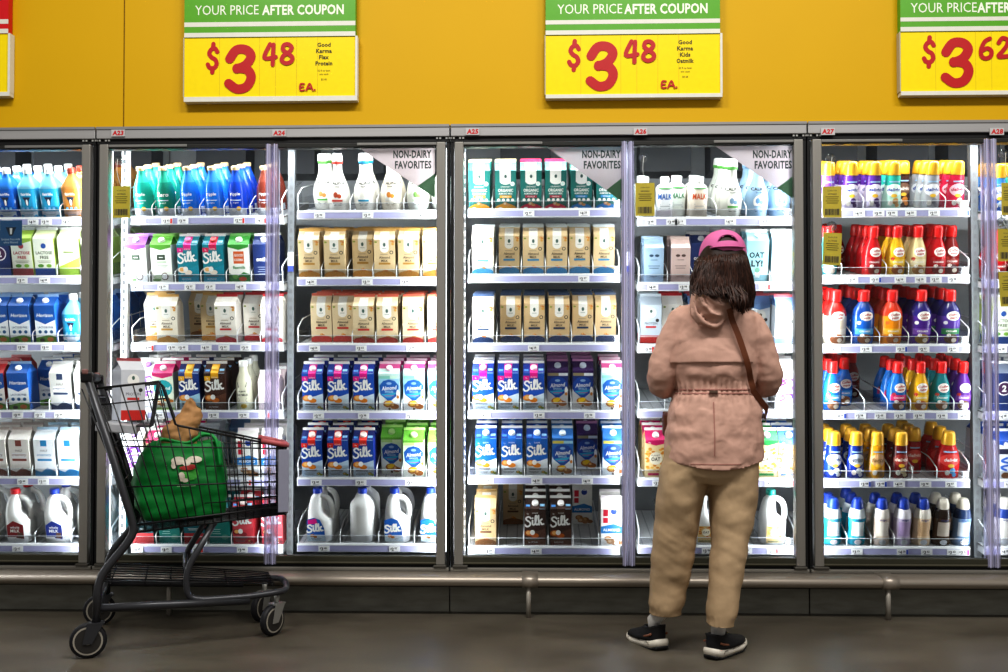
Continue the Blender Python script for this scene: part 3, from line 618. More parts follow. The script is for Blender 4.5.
# small hourglass creamers with blue caps
SMP = [(.034,0),(.0395,.004),(.0403,.03),(.036,.06),(.038,.095),(.039,.125),(.033,.158),(.025,.170)]
def small(code, desc, c, c2, cap='1c3a9a', lab=None):
    def art(a): a.rect(-.026, .045, .026, .110, M(lab or c2), 8, 4); a.text('delight', 0, .118, .011, M('2a3a7a'), .05, .02, .2); lines(a, 0, .098, 5, .042, M('6a6a7c'), .011); a.ell(.0, .018, .016, .012, M('e4e6ea'))
    bottle(code, 'creamer_bottle', desc, SMP, lambda z: M(c if z < .12 else c2, .22), art, [(.0265, .165), (.0275, .171), (.026, .188), (.020, .208), (.014, .213)], M(cap, .28), sy=.9)
small('sm_t', 'turquoise small creamer with blue cap', '2aa4bc', 'dfe8ec'); small('sm_w', 'white peach small creamer with blue cap', 'ead6c4', 'efe6dc'); small('sm_l', 'lavender small creamer with blue cap', 'cdbfd8', 'efeaf2', lab='b49cc8'); small('sm_p', 'peach small creamer with blue cap', 'eacfae', 'f0e8dc', lab='dcb890')
small('sm_k', 'dark coffee bottle with pale cap', '4a3424', '2a1c16', 'd8d0c0', 'b8aca0'); small('sm_n', 'blue coffee bottle with pale cap', '7a9ac4', '26385c', 'd8d0c0', 'c4ccd6'); small('sm_i', 'white coffee bottle with blue shoulder', 'e6e2dc', '26408c', 'e8e4dc', 'dcd8d4')

# ---------------------------------------------------------------- jugs with handles
def jug(code, desc, cap, label, c='f0f0ef', flip=1, plain=False):
    mb = MB(); mat = M(c, .3); w = .058
    def ring(rx, ry, z, cx=0, n=20, p=3.2):
        out = []
        for k in range(n):
            a = 2*math.pi*k/n; ca, sa = math.cos(a), math.sin(a); q = 1/((abs(ca)**p+abs(sa)**p)**(1/p))
            out.append((cx+rx*ca*q, ry*sa*q, z))
        return out
    f = flip; s0 = 0 if plain else -.012*f
    rings = [ring(w*.86,w*.78,0), ring(w,w*.86,.006), ring(w,w*.86,.10)]
    if plain: rings += [ring(w,w*.86,.155), ring(w*.92,w*.8,.178), ring(w*.6,w*.55,.200), ring(.020,.020,.212,p=2), ring(.018,.018,.225,p=2)]
    else: rings += [ring(w*.96,w*.86,.108,s0*.2), ring(w*.60,w*.74,.136,-.021*f), ring(w*.50,w*.6,.172,-.021*f), ring(.025,.028,.203,-.017*f,p=2.4), ring(.019,.019,.215,-.012*f,p=2), ring(.018,.018,.226,-.012*f,p=2)]
    mb.loft(rings, mat)
    if not plain:
        path = smooth_path([(-.004*f,0,.205),(.014*f,0,.204),(.036*f,0,.193),(.050*f,0,.165),(.0535*f,0,.130),(.046*f,0,.098)], 5)
        mb.tube(path, [.0115]*len(path), mat, 10, flat=1.15)
    if label:
        def Fn(x, z, e): return (x, -w*.86-.0008-e, z)
        a = Art(mb, Fn); label(a)
    c_ = MB(); c_.lathe([(.0215,.222),(.0215,.226),(.0205,.242),(.018,.245)], M(cap, .3), 16, c=(0 if plain else -.012*f, 0))
    reg(code, 'milk_jug', 'jug', desc, mb.mesh('milk_jug'), [('cap', c_.mesh('cap'))], .245, .105)
def lab_silk(top):
    def g(a):
        a.poly([(-.054,.008),(.030,.008),(.024,.07),(.006,.108),(-.02,.118),(-.054,.108)], M('1a5fb8')); a.rect(-.054, .008, .029, .038, M('cfe0ea')); a.poly([(-.050,.088),(-.004,.088),(-.012,.114),(-.05,.106)], M(top)); a.stroke(SILK, -.050, .044, .070, .040, .008, WHITE, .1); almond(a, -.03, .034, .9); lines(a, -.014, .02, 2, .045, M('8a8a86'))
    return g
def lab_milk(c):
    def g(a):
        a.poly([(-.04,.03),(.035,.02),(.035,.085),(-.01,.105),(-.04,.085)], M(c)); a.text('whole', -.004, .075, .012, WHITE, .05, .02); a.text('MILK', -.004, .058, .014, WHITE, .05, .03); a.rect(.006, .024, .03, .05, M('6a4a40')); a.rect(-.04, .022, .0, .03, WHITE)
    return g
def lab_oat(a):
    a.rect(-.036, .012, .036, .088, M('e6c88a'))
    for i in range(22):
        rr = random.Random(i+50); a.ell(rr.uniform(-.03, .03), rr.uniform(.03, .085), .006, .004, M(rr.choice(('d98a3a', 'e8a24c', 'c8703a'))), 8, 0, 1)
    a.ell(0, .06, .018, .018, M('f4ead4')); a.text('OAT', 0, .06, .010, M('3a2a20'), .028, .02); a.rect(-.03, .016, .02, .022, M('8a8a6a'))
jug('jg_sp', 'white script jug with pink label', '1f3fae', lab_silk('e0148c')); jug('jg_sb', 'white script jug with blue label', '1f3fae', lab_silk('1a5fb8')); jug('jg_pl', 'plain white jug seen edge on', '1f3fae', None, plain=True)
jug('jg_r', 'white jug with red cap and label', 'c4242c', lab_milk('8a2a30')); jug('jg_b', 'white jug with blue cap and label', '22389a', lab_milk('26388a')); jug('jg_w', 'plain white handled jug', 'e6e6e4', None); jug('jg_t', 'white oat jug with teal cap', '1f9c8c', lab_oat); jug('jg_o', 'white oat jug with orange label', 'd8d8d4', lab_oat)
# ================================================================ the setting
def floor_mat():
    m = bpy.data.materials.new('polished_concrete'); m.use_nodes = True; nt = m.node_tree; b = nt.nodes['Principled BSDF']
    tc = nt.nodes.new('ShaderNodeTexCoord'); n1 = nt.nodes.new('ShaderNodeTexNoise'); n1.inputs['Scale'].default_value = 1.7; n1.inputs['Detail'].default_value = 8; n1.inputs['Roughness'].default_value = .65
    mp = nt.nodes.new('ShaderNodeMapping'); mp.inputs['Scale'].default_value = (1, 2.2, 1)
    nt.links.new(tc.outputs['Object'], mp.inputs[0]); nt.links.new(mp.outputs[0], n1.inputs['Vector'])
    cr = nt.nodes.new('ShaderNodeValToRGB'); e = cr.color_ramp.elements
    e[0].position = .32; e[0].color = rgb('4e483f'); e[1].position = .70; e[1].color = rgb('6e675b')
    nt.links.new(n1.outputs['Fac'], cr.inputs[0])
    n2 = nt.nodes.new('ShaderNodeTexNoise'); n2.inputs['Scale'].default_value = 90; n2.inputs['Detail'].default_value = 3
    nt.links.new(tc.outputs['Object'], n2.inputs['Vector'])
    mx = nt.nodes.new('ShaderNodeMix'); mx.data_type = 'RGBA'; mx.blend_type = 'MULTIPLY'; mx.inputs[0].default_value = .35
    nt.links.new(cr.outputs[0], mx.inputs[6]); nt.links.new(n2.outputs['Color'], mx.inputs[7]); nt.links.new(mx.outputs[2], b.inputs['Base Color'])
    r = nt.nodes.new('ShaderNodeMapRange'); r.inputs[3].default_value = .26; r.inputs[4].default_value = .44
    nt.links.new(n1.outputs['Fac'], r.inputs[0]); nt.links.new(r.outputs[0], b.inputs['Roughness'])
    b.inputs['Specular IOR Level'].default_value = .45
    return m
def wall_mat():
    m = M('cda100', .55, var=.03, scale=3.0, spec=.25); return m
def metal_mat(name, h, rough, streak=(1, 1, 60), metal=.85, lo=.85):
    m = bpy.data.materials.new(name); m.use_nodes = True; nt = m.node_tree; b = nt.nodes['Principled BSDF']
    tc = nt.nodes.new('ShaderNodeTexCoord'); mp = nt.nodes.new('ShaderNodeMapping'); mp.inputs['Scale'].default_value = streak
    n = nt.nodes.new('ShaderNodeTexNoise'); n.inputs['Scale'].default_value = 1.5; n.inputs['Detail'].default_value = 4
    nt.links.new(tc.outputs['Object'], mp.inputs[0]); nt.links.new(mp.outputs[0], n.inputs['Vector'])
    c = rgb(h); mx = nt.nodes.new('ShaderNodeMix'); mx.data_type = 'RGBA'
    mx.inputs[6].default_value = tuple(x*lo for x in c[:3])+(1,); mx.inputs[7].default_value = c
    nt.links.new(n.outputs['Fac'], mx.inputs[0]); nt.links.new(mx.outputs[2], b.inputs['Base Color'])
    b.inputs['Metallic'].default_value = metal; b.inputs['Roughness'].default_value = rough
    return m
ALU = metal_mat('brushed_aluminium', '9d9a94', .38, (60, 60, 1.2), .55)
ALU_H = metal_mat('header_aluminium', 'b3b2b2', .4, (1.2, 60, 60), .5)
STEEL = metal_mat('bumper_steel', 'b0a69a', .4, (1.2, 40, 40), .6)
DARKM = M('2c2c2a', .45, .3); OLIVE = M('3d3c30', .5, .2); RUB = M('0e0e0f', .6)
KICK = metal_mat('stained_kick_plate', 'aaa99e', .55, (5, 5, 22), .05, .3)
INTER = M('84878b', .5, var=.05, scale=6); INTD = M('94979a', .5); SHELFW = M('dfe0e2', .4); LAV = M('a9a8cf', .35, var=.04); WIRE = M('eceef0', .3); POST = M('6a6d70', .45, .4)
TAGW = M('efeff0', .4); INK = M('22222e', .6)

mb = MB(); mb.box((-6, -6.5, -.1), (6, 1.5, 0), floor_mat()); link_floor = mb.build('floor'); link_floor['kind'] = 'structure'
ZT = 2.151
mb = MB(); wm = wall_mat()
seam = P(124, 60, .02).x
mb.box((-6, .02, ZT), (seam-.003, .06, 4.2), wm); mb.box((seam+.003, .02, ZT), (6, .06, 4.2), wm); mb.box((seam-.004, .026, ZT), (seam+.004, .06, 4.2), M('7a5a06', .7))
wb = mb.build('wall_back'); wb['kind'] = 'structure'

# ---------------------------------------------------------------- price signs
RED = M('b4070f', .45); YEL = M('f0d500', .35, spec=.3); GRN = M('57a021', .35); LGT = M('d8d6cc', .4); SGW = M('e8ecdc', .4); SMALL = M('4a4210', .6)
def price_sign(x0, x1, ys, digits, prod, label, red=False, x_txt=None):
    y_g, y_s1, y_g2, y_s2, y_b, y_f = ys      # green/stripe/green/stripe/yellow/frame pixel rows
    Y = -.014; X0 = P(x0, 50, Y).x; X1 = P(x1, 50, Y).x
    zz = lambda y: P((x0+x1)/2, y, Y).z
    top = zz(-75)
    root = empty('price_sign', ((X0+X1)/2, Y, zz(y_f))); o = root.location
    tag(root, label, 'sign', 'coupon price signs above the cooler' if not red else None)
    L = lambda x: x-o.x
    c = M('c8141c', .35) if red else GRN
    m = MB(); m.box((L(X0), -.004, zz(y_s2)-o.z), (L(X1), .03, top-o.z), c)
    def Fn(x, z, e): return (x, -.004-e, z)
    a = Art(m, Fn, .0001)
    px = lambda p: P(p, 50, Y).x-o.x
    pz = lambda p: zz(p)-o.z
    a.rect(px(x0), pz(y_s1), px(x1), pz(y_g), LGT); a.rect(px(x0), pz(y_s2), px(x1), pz(y_g2), LGT)
    cx = (x0+x1)/2
    if not red:
        a.text('YOUR PRICE', px(cx-43), pz((y_g-22)/2+10), .043, SGW, .285, .0)
        a.text('AFTER COUPON', px(cx+33), pz((y_g-22)/2+10.5), .046, SGW, .365, .03)
    m.build('header_panel', root)
    m = MB(); m.box((px(x0), 0, pz(y_b)), (px(x1), .03, pz(y_s2)), YEL); a = Art(m, Fn := (lambda x, z, e: (x, -e, z)), .0001)
    dx = x0-185
    def gl(ch, xa, xb, ya, yb, th, lean=0.0):
        g = G_DOLLAR if ch == '$' else G[ch]
        g = [[(p[0]+lean*p[1], p[1]) for p in s] for s in g]
        a.stroke(g, px(xa+dx), pz(yb), (xb-xa)/227*1.0, (yb-ya)/227, th/227, RED)
    if not red:
        for k in (35, 75, 91, 112, 133): a.rect(px(x0+k), pz(y_b), px(x0+k)+.0015, pz(y_s2), M('cdb400', .5))
        oy = y_s2-37
        for i, t in enumerate(prod): a.text(t, px(x0+139.5), pz(45.3+oy+6.2*i), .016 if t.lower() == t else .019, SMALL, .075, .03)
        a.text('32 fl oz limit', px(x0+139.5), pz(45.3+oy+6.2*len(prod)+1), .008, SMALL, .06); a.text('one each', px(x0+139.5), pz(45.3+oy+6.2*len(prod)+4.5), .008, SMALL, .04); a.text('$3.48', px(x0+139.5), pz(80+oy), .009, SMALL, .03)
        gl('$', 208, 219, 43+oy, 72+oy, 4.4); gl(digits[0], 228, 254, 47+oy, 90+oy, 9.5, .06); gl(digits[1], 264, 277, 44+oy, 65+oy, 4.2); gl(digits[2], 281.5, 294.5, 44+oy, 64+oy, 4.2)
        gl('E', 300.5, 306, 84+oy, 91+oy, 1.6); gl('A', 307, 314, 84+oy, 91+oy, 1.6); gl('.', 315, 317, 84+oy, 91+oy, 2)
    m.build('price_panel', root)
    m = MB(); r = 4.5
    m.box((px(x0), -.006, pz(y_f)), (px(x1+2), .03, pz(y_b)), LGT); m.box((px(x1), -.006, pz(y_b)), (px(x1+2.2), .03, pz(y_s2)), LGT); m.box((px(x0-1), -.003, pz(y_b)), (px(x0), .03, pz(y_s2)), M('b0a890', .5))
    m.build('sign_frame', root)
price_sign(184.5, 355.5, (22, 26.5, 32.5, 37, 96.7, 101.5), '348', ('Good', 'Karma', 'Flax', 'Protein'), 'green and yellow coupon sign reading 3.48 for flax protein')
price_sign(545.6, 720.0, (19.8, 24, 30, 34.4, 94.3, 98), '348', ('Good', 'Karma', 'Kids', 'Oatmilk'), 'green and yellow coupon sign reading 3.48 for kids oatmilk')
price_sign(900.3, 1073, (17, 21, 26.5, 31, 91, 95), '362', ('Oat', 'Creamer'), 'green and yellow coupon sign reading 3.62, cut by frame edge')
price_sign(-160, 8.6, (20.5, 25, 30, 34.5, 93, 97), '', (), 'red topped yellow price sign cut off by the frame edge', True)

# ================================================================ refrigerated cases
E1, E2, E3 = P(95, 350, 0).x, P(450, 350, 0).x, P(808, 350, 0).x
PITCH = (E3-E1)/2
EDGE = [E1-PITCH, E1, E2, E3, E3+PITCH]
Z_H0, Z_H1 = P(504, 136.5, 0).z, ZT            # header
Z_D1 = P(504, 141.5, 0).z                      # door top
Z_D0 = P(504, 566, 0).z                        # door bottom
Z_R = P(504, 571, 0).z
SH_PX = {0: (217.5, 275.7, 342.5, 409.8, 476, 543), 1: (216, 282, 342.6, 410, 477, 544), 2: (210.5, 277, 343, 410.5, 477, 543),
         3: (208.5, 273.9, 342.8, 410, 475.3, 545.5), 4: (217, 282, 344, 409, 477.6, 545), 5: (208.5, 274.8, 344, 410.5, 478.5, 546), 6: (211, 279, 344, 411, 479, 546)}
BAY_PX = {0: (-75, 112), 1: (131, 283), 2: (297, 441), 3: (468, 620), 4: (638, 795), 5: (818, 970), 6: (985, 1140)}
DOOR = {0: 'leftmost door', 1: 'door A23', 2: 'door A24', 3: 'door A25', 4: 'door A26', 5: 'door A27', 6: 'rightmost door'}
def tilt(bay, sh): return math.radians((19 if bay < 2 else 15) if sh == 0 else (12 if sh == 1 else 11))
YF = .10          # front face of the price rails
SH_D = .52
shelf_info = {}
cases = []
case_lab = ('cooler bank at the frame edge beside the shopping cart handle', 'cooler bank with doors A23 and A24 behind the shopping cart',
            'cooler bank with doors A25 and A26 before the shopper', 'cooler bank with door A27 stocked with creamers')
tube_e = M('f4f8ff', .5, emit=4.0)
for b in range(4):
    x0, x1 = EDGE[b], EDGE[b+1]; mid = (x0+x1)/2
    c = empty('refrigerated_case', (mid, 0, 0)); tag(c, case_lab[b], 'refrigerator', 'joined glass door cooler banks'); cases.append(c)
    g = .003
    def part(name, m, par=c):
        o = m.build(name, par); o.matrix_parent_inverse = Matrix.Translation((-mid, 0, 0)); return o
    m = MB(); m.box((x0+g, -.012, Z_H0), (x1-g, .06, Z_H1-.004), ALU_H, .003); m.box((x0+g, -.016, Z_H1-.016), (x1-g, -.010, Z_H1-.005), M('8e8d8c', .5, .4)); 
    m.box((x0+g, .0, Z_D1), (x1-g, .06, Z_H0), RUB)
    for k in (-.028, -.014, .014, .028):
        for xx in (x0+.03, x1-.03): m.box((xx+k-.004, -.006, Z_H0-.010), (xx+k+.004, .0, Z_H0-.002), M('c8c8c4', .3, .6))
    part('header', m)
    m = MB(); m.box((x0+g, .05, .20), (x0+.022, .9, 2.32), INTER) if b == 0 else None
    m.box((x0+g, .86, .1), (x1-g, .90, 2.36), INTD); m.box((x0+g, .065, 2.32), (x1-g, .90, 2.36), INTER); m.box((x0+g, .02, .10), (x1-g, .90, .16), INTER)
    for q in range(4):       # fan louvres at the back of the ceiling
        xx = x0+.2+q*.36; m.box((xx, .70, 2.10), (xx+.26, .86, 2.26), M('3c3e42', .5))
    part('cabinet', m)
    m = MB(); m.box((x0+g, -.02, Z_R), (x1-g, .06, Z_D0-.006), M('8a8780', .4, .5), .003); m.box((x0+g, .0, Z_D0-.006), (x1-g, .06, Z_D0+.004), RUB)
    part('sill', m)
    m = MB(); 
    for q in range(1): m.box((x0+g, .0, .0), (x1-g, .06, Z_R), KICK)
    part('kick_plate', m)
    for side, xx in ((0, x0), (1, x1)):
        m = MB(); m.box((xx+g if side == 0 else xx-.016, .004, Z_D0), (xx+.016 if side == 0 else xx-g, .06, Z_D1), RUB); part('mullion', m)
        m = MB(); sx = xx+.03 if side == 0 else xx-.03
        m.box((sx-.012, .062, .25), (sx+.012, .078, 2.06), tube_e, .004); part('light_tube', m)
    # number plates
    for side in (0, 1):
        n = 'A%d' % (21+2*b+side)
        px = {('A23'): 118, 'A24': 279, 'A25': 472.5, 'A26': 640.5, 'A27': 828, 'A28': 997}.get(n)
        if px is None: continue
        p = P(px, 131.5 if px > 300 else 133, -.018); m = MB(); m.box((p.x-.030, -.0185, p.z-.015), (p.x+.030, -.0125, p.z+.015), M('bdbcbc', .4)); a = Art(m, lambda x, z, e: (x, -.0185-e, z)); a.text(n, p.x, p.z, .022, M('c01c20', .4), .056, .05, .1)
        part('number_plate', m)
    # doors
    for side in (0, 1):
        if b == 0 and side == 0: continue
        a0, a1 = (x0+.020, mid-.002) if side == 0 else (mid+.002, x1-.020)
        st = .040; gk = .026
        so, s1 = (a0, a0+st) if side == 0 else (a1-st, a1)
        m = MB(); m.box((so, -.018, Z_D0+.006), (s1, .030, Z_D1-.004), ALU, .004)
        m.box(((so if side == 0 else s1)-.008, -.022, Z_D0+.006), ((so if side == 0 else s1)+.008, -.010, Z_D1-.004), M('76736c', .4, .5)) if False else None
        i0, i1 = (s1, a1-gk) if side == 0 else (a0+gk, so)
        m.box((i0-.002, -.012, Z_D1-.024), (i1+.002, .028, Z_D1-.004), DARKM, .003); m.box((i0 if side == 0 else (i0+i1)/2, -.016, Z_D1-.017), ((i0+i1)/2 if side == 0 else i1, -.011, Z_D1-.005), M('8b8a87', .35, .5), .002)
        m.box((i0-.002, -.012, Z_D0+.006), (i1+.002, .028, Z_D0+.042), OLIVE, .003); m.box((i0, -.014, Z_D0+.012), (i1, -.011, Z_D0+.018), M('6e6b5c', .35, .4))
        m.box((so-.01 if side else so-.006, -.026, Z_D0-.006), (s1+.006 if side else s1+.02, .02, Z_D0+.006), M('5d5a54', .4, .5), .003)
        d = part('door', m)
        m = MB(); m.box((i0-.002, .004, Z_D0+.040), (i1+.002, .008, Z_D1-.022), GLASS); m.v = [tuple(v) for v in m.v]; gl_ = part('glass_pane', m, d)
        gl_.matrix_parent_inverse = Matrix(); gl_.location = (0, 0, 0)
        m = MB(); gx0, gx1 = (a1-gk, a1) if side == 0 else (a0, a0+gk)
        m.box((gx0, -.014, Z_D0+.004), (gx1, .026, Z_D1-.006), STRIP, .004); m.box((gx0+.010, -.017, Z_D0+.004), (gx0+.013, -.014, Z_D1-.006), M('c9c7e6', .2))
        gg = part('gasket_strip', m, d); gg.matrix_parent_inverse = Matrix(); gg.location = (0, 0, 0)

def post_at(c, px, Y, w, mat, bluetag=False):
    x = P(px, 350, Y).x; m = MB(); m.box((x-w/2, Y, .17), (x+w/2, Y+.03, 2.30), mat)
    for k in range(50): m.box((x-.006, Y-.0012, .22+k*.04), (x+.006, Y, .24+k*.04), M('5c5e60', .5))
    if bluetag: 
        z = P(px, 262, Y).z; m.box((x-w*.45, Y-.004, z-.03), (x+w*.45, Y-.001, z+.045), TAGW); m.box((x-w*.45, Y-.006, z-.045), (x+w*.45, Y-.001, z-.018), M('1c3a9a', .4))
    o = m.build('upright_post', c); o.matrix_parent_inverse = Matrix.Translation((-c.location.x, 0, 0))
post_at(cases[1], 123.5, .15, .030, M('e6e8ea', .4)); post_at(cases[1], 290.5, .17, .03, POST, True); post_at(cases[2], 629, .17, .032, POST, True); post_at(cases[3], 976, .17, .034, POST); post_at(cases[2], 803.5, .15, .02, WIRE); post_at(cases[2], 464, .15, .012, M('f4f6fa', .4)); None

# ---------------------------------------------------------------- stock lists: (front pixel x, code[, set back, rows behind])
R = {}
R[0] = [
 [(-9, 'fl_b'), (12, 'fl_b'), (33, 'fl_l'), (54, 'fl_l'), (76, 'fl_o', 0, 4), (97, 'fl_o', .11, 3)],
 [(-16, 'num2'), (6, 'num2'), (28, 'lacr'), (50, 'lacg'), (74, 'limec'), (97, 'limec', 0, 4)],
 [(-18, 'hz'), (4, 'hz'), (26, 'hz'), (51, 'hz'), (76, 'fl_l'), (99, 'hz', 0, 4)],
 [(-20, 'hzr'), (2, 'hzr'), (25, 'hz', 0, 0), (44, 'hzy', .11), (67, 'grw'), (91, 'grw', 0, 4)],
 [(-18, 'whr'), (4, 'whr'), (27, 'whr'), (52, 'whb'), (75, 'whb'), (98, 'whb', 0, 4)],
 [(-9, 'jg_w'), (23, 'jg_r'), (62, 'jg_b'), (94, 'jg_w', 0, 3)]]
R[1] = [
 [(145, 'rip_t'), (167, 'rip_g'), (191, 'rip_b'), (215.5, 'rip_b'), (239, 'rip_n'), (267, 'rip_r')],
 [(141, 'cp'), (166, 'cg'), (192, 'silk_t2'), (217, 'silk_t'), (242, 'gk'), (267, 'oatn')],
 [(151, 'crm_o', .1), (171, 'crm_o', 0, 0), (187, 'tan_k', .22), (208, 'tan_o', .1, 0), (229, 'crm_r'), (252, 'crm_r', .09), (275, 'crm_r')],
 [(145, 'swirl', .1), (168, 'tealm'), (194, 'silk_g'), (219.5, 'silk_bg'), (246, 'cow'), (272, 'pinky')],
 [(140, 'swirl'), (163, 'oatp'), (184, 'oatp'), (206, 'wr', .1), (228, 'wb', .25), (251, 'almw'), (275, 'almw')],
 [(149, 'tealr'), (174.5, 'teal2'), (199, 'tealr'), (224, 'teal2'), (248, 'silk_rp'), (276, 'silk_rp')]]
R[2] = [
 [(319, 'cal_g', .115), (339, 'cal_r', 0, 0), (365, 'cal_b'), (392, 'cal_o'), (418, 'cal_n'), (442.5, 'cal_n')],
 [(311, 'tan_o'), (336.5, 'tan_o'), (363, 'tan_o', .06), (386, 'tan_o'), (410, 'tan_o'), (434.5, 'tan_o')],
 [(320.5, 'tan_r', .07), (342.5, 'tan_r', .07), (366, 'tan_r'), (389, 'tan_r'), (414, 'tan_r'), (439, 'tan_r')],
 [(316, 'silk_p'), (341, 'silk_p'), (366, 'silk_p'), (391.5, 'ab_l'), (415.5, 'ab_l'), (440, 'ab_l')],
 [(315, 'silk_r'), (340.5, 'silk_r'), (366, 'silk_r'), (392, 'ab_g', .06), (415.5, 'ab_g'), (440, 'ab_g')],
 [(322, 'jg_sp'), (364, 'jg_pl'), (398, 'jg_sb'), (434, 'jg_sb')]]
R[3] = [
 [(480, 'or_g'), (505.5, 'or_g'), (531, 'rd_g'), (556, 'rd_g'), (581, 'bl_g'), (606, 'bl_g')],
 [(483.5, 'tan_b_lit'), (509.5, 'tan_b', .07), (533.5, 'tan_b', .05), (557, 'tan_b', .05), (580, 'tan_b', .07), (604.5, 'tan_b', .05)],
 [(484, 'tan_n_lit'), (510.5, 'tan_n', .05), (534.5, 'tan_n', .05), (559, 'tan_n', .05), (583, 'tan_n', .07), (606, 'tan_n', .07)],
 [(483.5, 'silk_p'), (508.5, 'silk_p'), (533.5, 'silk_p'), (558, 'ab_d', .06), (583, 'ab_d', .06), (611, 'ab_l')],
 [(486.5, 'silk_w'), (512, 'silk_w'), (537, 'silk_w'), (562, 'ab_w'), (587, 'ab_d', .10), (612, 'ab_w')],
 [(486, 'tan_k', .0, 2), (512, 'tan_k', .30), (535.5, 'silk_br', 0, 2), (560, 'silk_br', 0, 2), (584.5, 'almw', .30), (610.5, 'almw')]]
R[4] = [
 [(644, 'malk_g'), (664, 'malk_b', 0, 0), (680, 'malk_g', .1, 1), (698, 'malk_o'), (731, 'cal_gc', 0, 3), (757, 'cal_lb'), (781, 'cal_lb', .04)],
 [(653, 'slimb'), (679, 'slimp'), (702, 'oatn', .08), (728, 'oatly', .1), (755, 'oatly'), (779, 'pale')],
 [(651, 'wr', .06), (674, 'crm_r', .1), (700, 'wb', .1), (735, 'wb', .1), (761, 'wb', .08), (783, 'wb')],
 [(760, 'swirl', .1), (784, 'swirl')],
 [(654, 'oatp'), (680, 'oatp', .1), (740, 'oatg', .1), (763, 'oatg'), (785, 'oatb')],
 [(703, 'jg_o'), (746, 'jg_w', .12, 0), (771, 'jg_t', 0, 0)]]
R[5] = [
 [(826, 'dl_p'), (849, 'dl_v'), (871.5, 'dl_v'), (891, 'dl_t'), (910, 'dl_k', .12), (929, 'dl_s'), (954, 'dl_r')],
 [(827, 'cm_g'), (850, 'cm_d', .22), (871, 'cm_r', 0, 3), (894, 'cm_y'), (915.5, 'cm_c'), (935, 'cm_r'), (952, 'cm_d', .04)],
 [(834, 'cb_c'), (861.5, 'cb_b'), (889.5, 'cb_o'), (918.5, 'cb_p'), (946.5, 'cb_v')],
 [(830, 'cm_b'), (849, 'cm_b', .11), (871, 'cm_d', .3), (894.5, 'cm_m', 0, 2), (916.5, 'cm_y'), (937.5, 'cm_t'), (959, 'cm_p')],
 [(830.5, 'dl_b'), (853, 'dl_b2'), (873, 'dl_y'), (896.5, 'dl_w'), (917, 'dl_rr', .08), (945, 'db_r')],
 [(830, 'sm_t'), (853.5, 'sm_t', 0, 2), (877.5, 'sm_w'), (899, 'sm_l'), (918, 'sm_p'), (938, 'sm_k'), (958, 'sm_n')]]
R[6] = [
 [(995, 'dl_u'), (1017, 'dl_t')], [(996, 'cm_r'), (1018, 'cm_r')], [(997, 'lacg'), (1022, 'lacg')],
 [(997, 'num2'), (1022, 'num2')], [(999, 'bluer'), (1024, 'bluer')], [(998, 'sm_i'), (1019, 'sm_i')]]
ORD = ('first', 'second', 'third', 'fourth', 'fifth', 'sixth', 'seventh', 'eighth')
SHN = ('top', 'second', 'third', 'fourth', 'fifth', 'bottom')
BEH = ('just behind the', 'two behind the', 'three behind the', 'four behind the')

div_mesh = {}
def divider_mesh(tall):
    if tall not in div_mesh:
        m = MB(); m.tube(round_path([(0, .004, 0), (0, .004, tall), (0, .10, tall+.03), (0, .42, tall+.035)], .015, 3), .0022 if tall < .07 else .0028, WIRE, 6)
        m.box((-.0006, .006, .001), (.0006, .40, tall*.8), ACRYL)
        div_mesh[tall] = m.mesh('divider')
    return div_mesh[tall]
def rail_mesh(w):
    m = MB(); m.box((0, -.006, -.036), (w, .006, .004), SHELFW, .002); m.box((.004, -.0085, -.032), (w-.004, -.0055, -.006), LAV); m.box((0, -.009, -.0065), (w, -.005, -.002), WIRE)
    return m.mesh('price_rail')
tag_cache = {}
def tag_mesh(txt, col=None):
    k = (txt, col)
    if k not in tag_cache:
        m = MB(); w = .05; m.box((-w/2, -.0012, -.013), (w/2, 0, .013), TAGW); a = Art(m, lambda x, z, e: (x, -.0012-e, z))
        a.text('$', -.016, .002, .009, INK, None, .02); a.text(txt[0], -.008, .0, .014, INK, None, .03); a.text(txt[1:], .006, .003, .009, INK, .014, .03)
        lines(a, -.0, -.0105, 1, .03, M('8a8a90'), th=.002)
        if col: a.rect(w*.30, -.011, w*.48, .011, M(col))
        tag_cache[k] = m.mesh('price_tag')
    return tag_cache[k]
bay_case = {0: 0, 1: 1, 2: 1, 3: 2, 4: 2, 5: 3, 6: 3}
n_items = 0
PRICES = ('297', '348', '398', '428', '458', '362', '319')
def place_item(code, xw, bay, sh, t, label, group, rnd):
    """t = distance back along the tilted shelf"""
    z0 = shelf_info[(bay, sh)]; ti = tilt(bay, sh); name, cat, desc, me, parts, h, d = DES[code][:7]
    o = link(name, me); o.rotation_euler = (ti*-1, 0, rnd.uniform(-.035, .035))
    o.matrix_world = Matrix.Translation((xw, YF+.01, z0)) @ Matrix.Rotation(ti, 4, 'X') @ Matrix.Translation((0, t+d/2+.011, .0016)) @ Matrix.Rotation(rnd.uniform(-.03, .03), 4, 'Z')
    tag(o, label, cat, group)
    for pn, pm in parts: link(pn, pm, o)
    return o
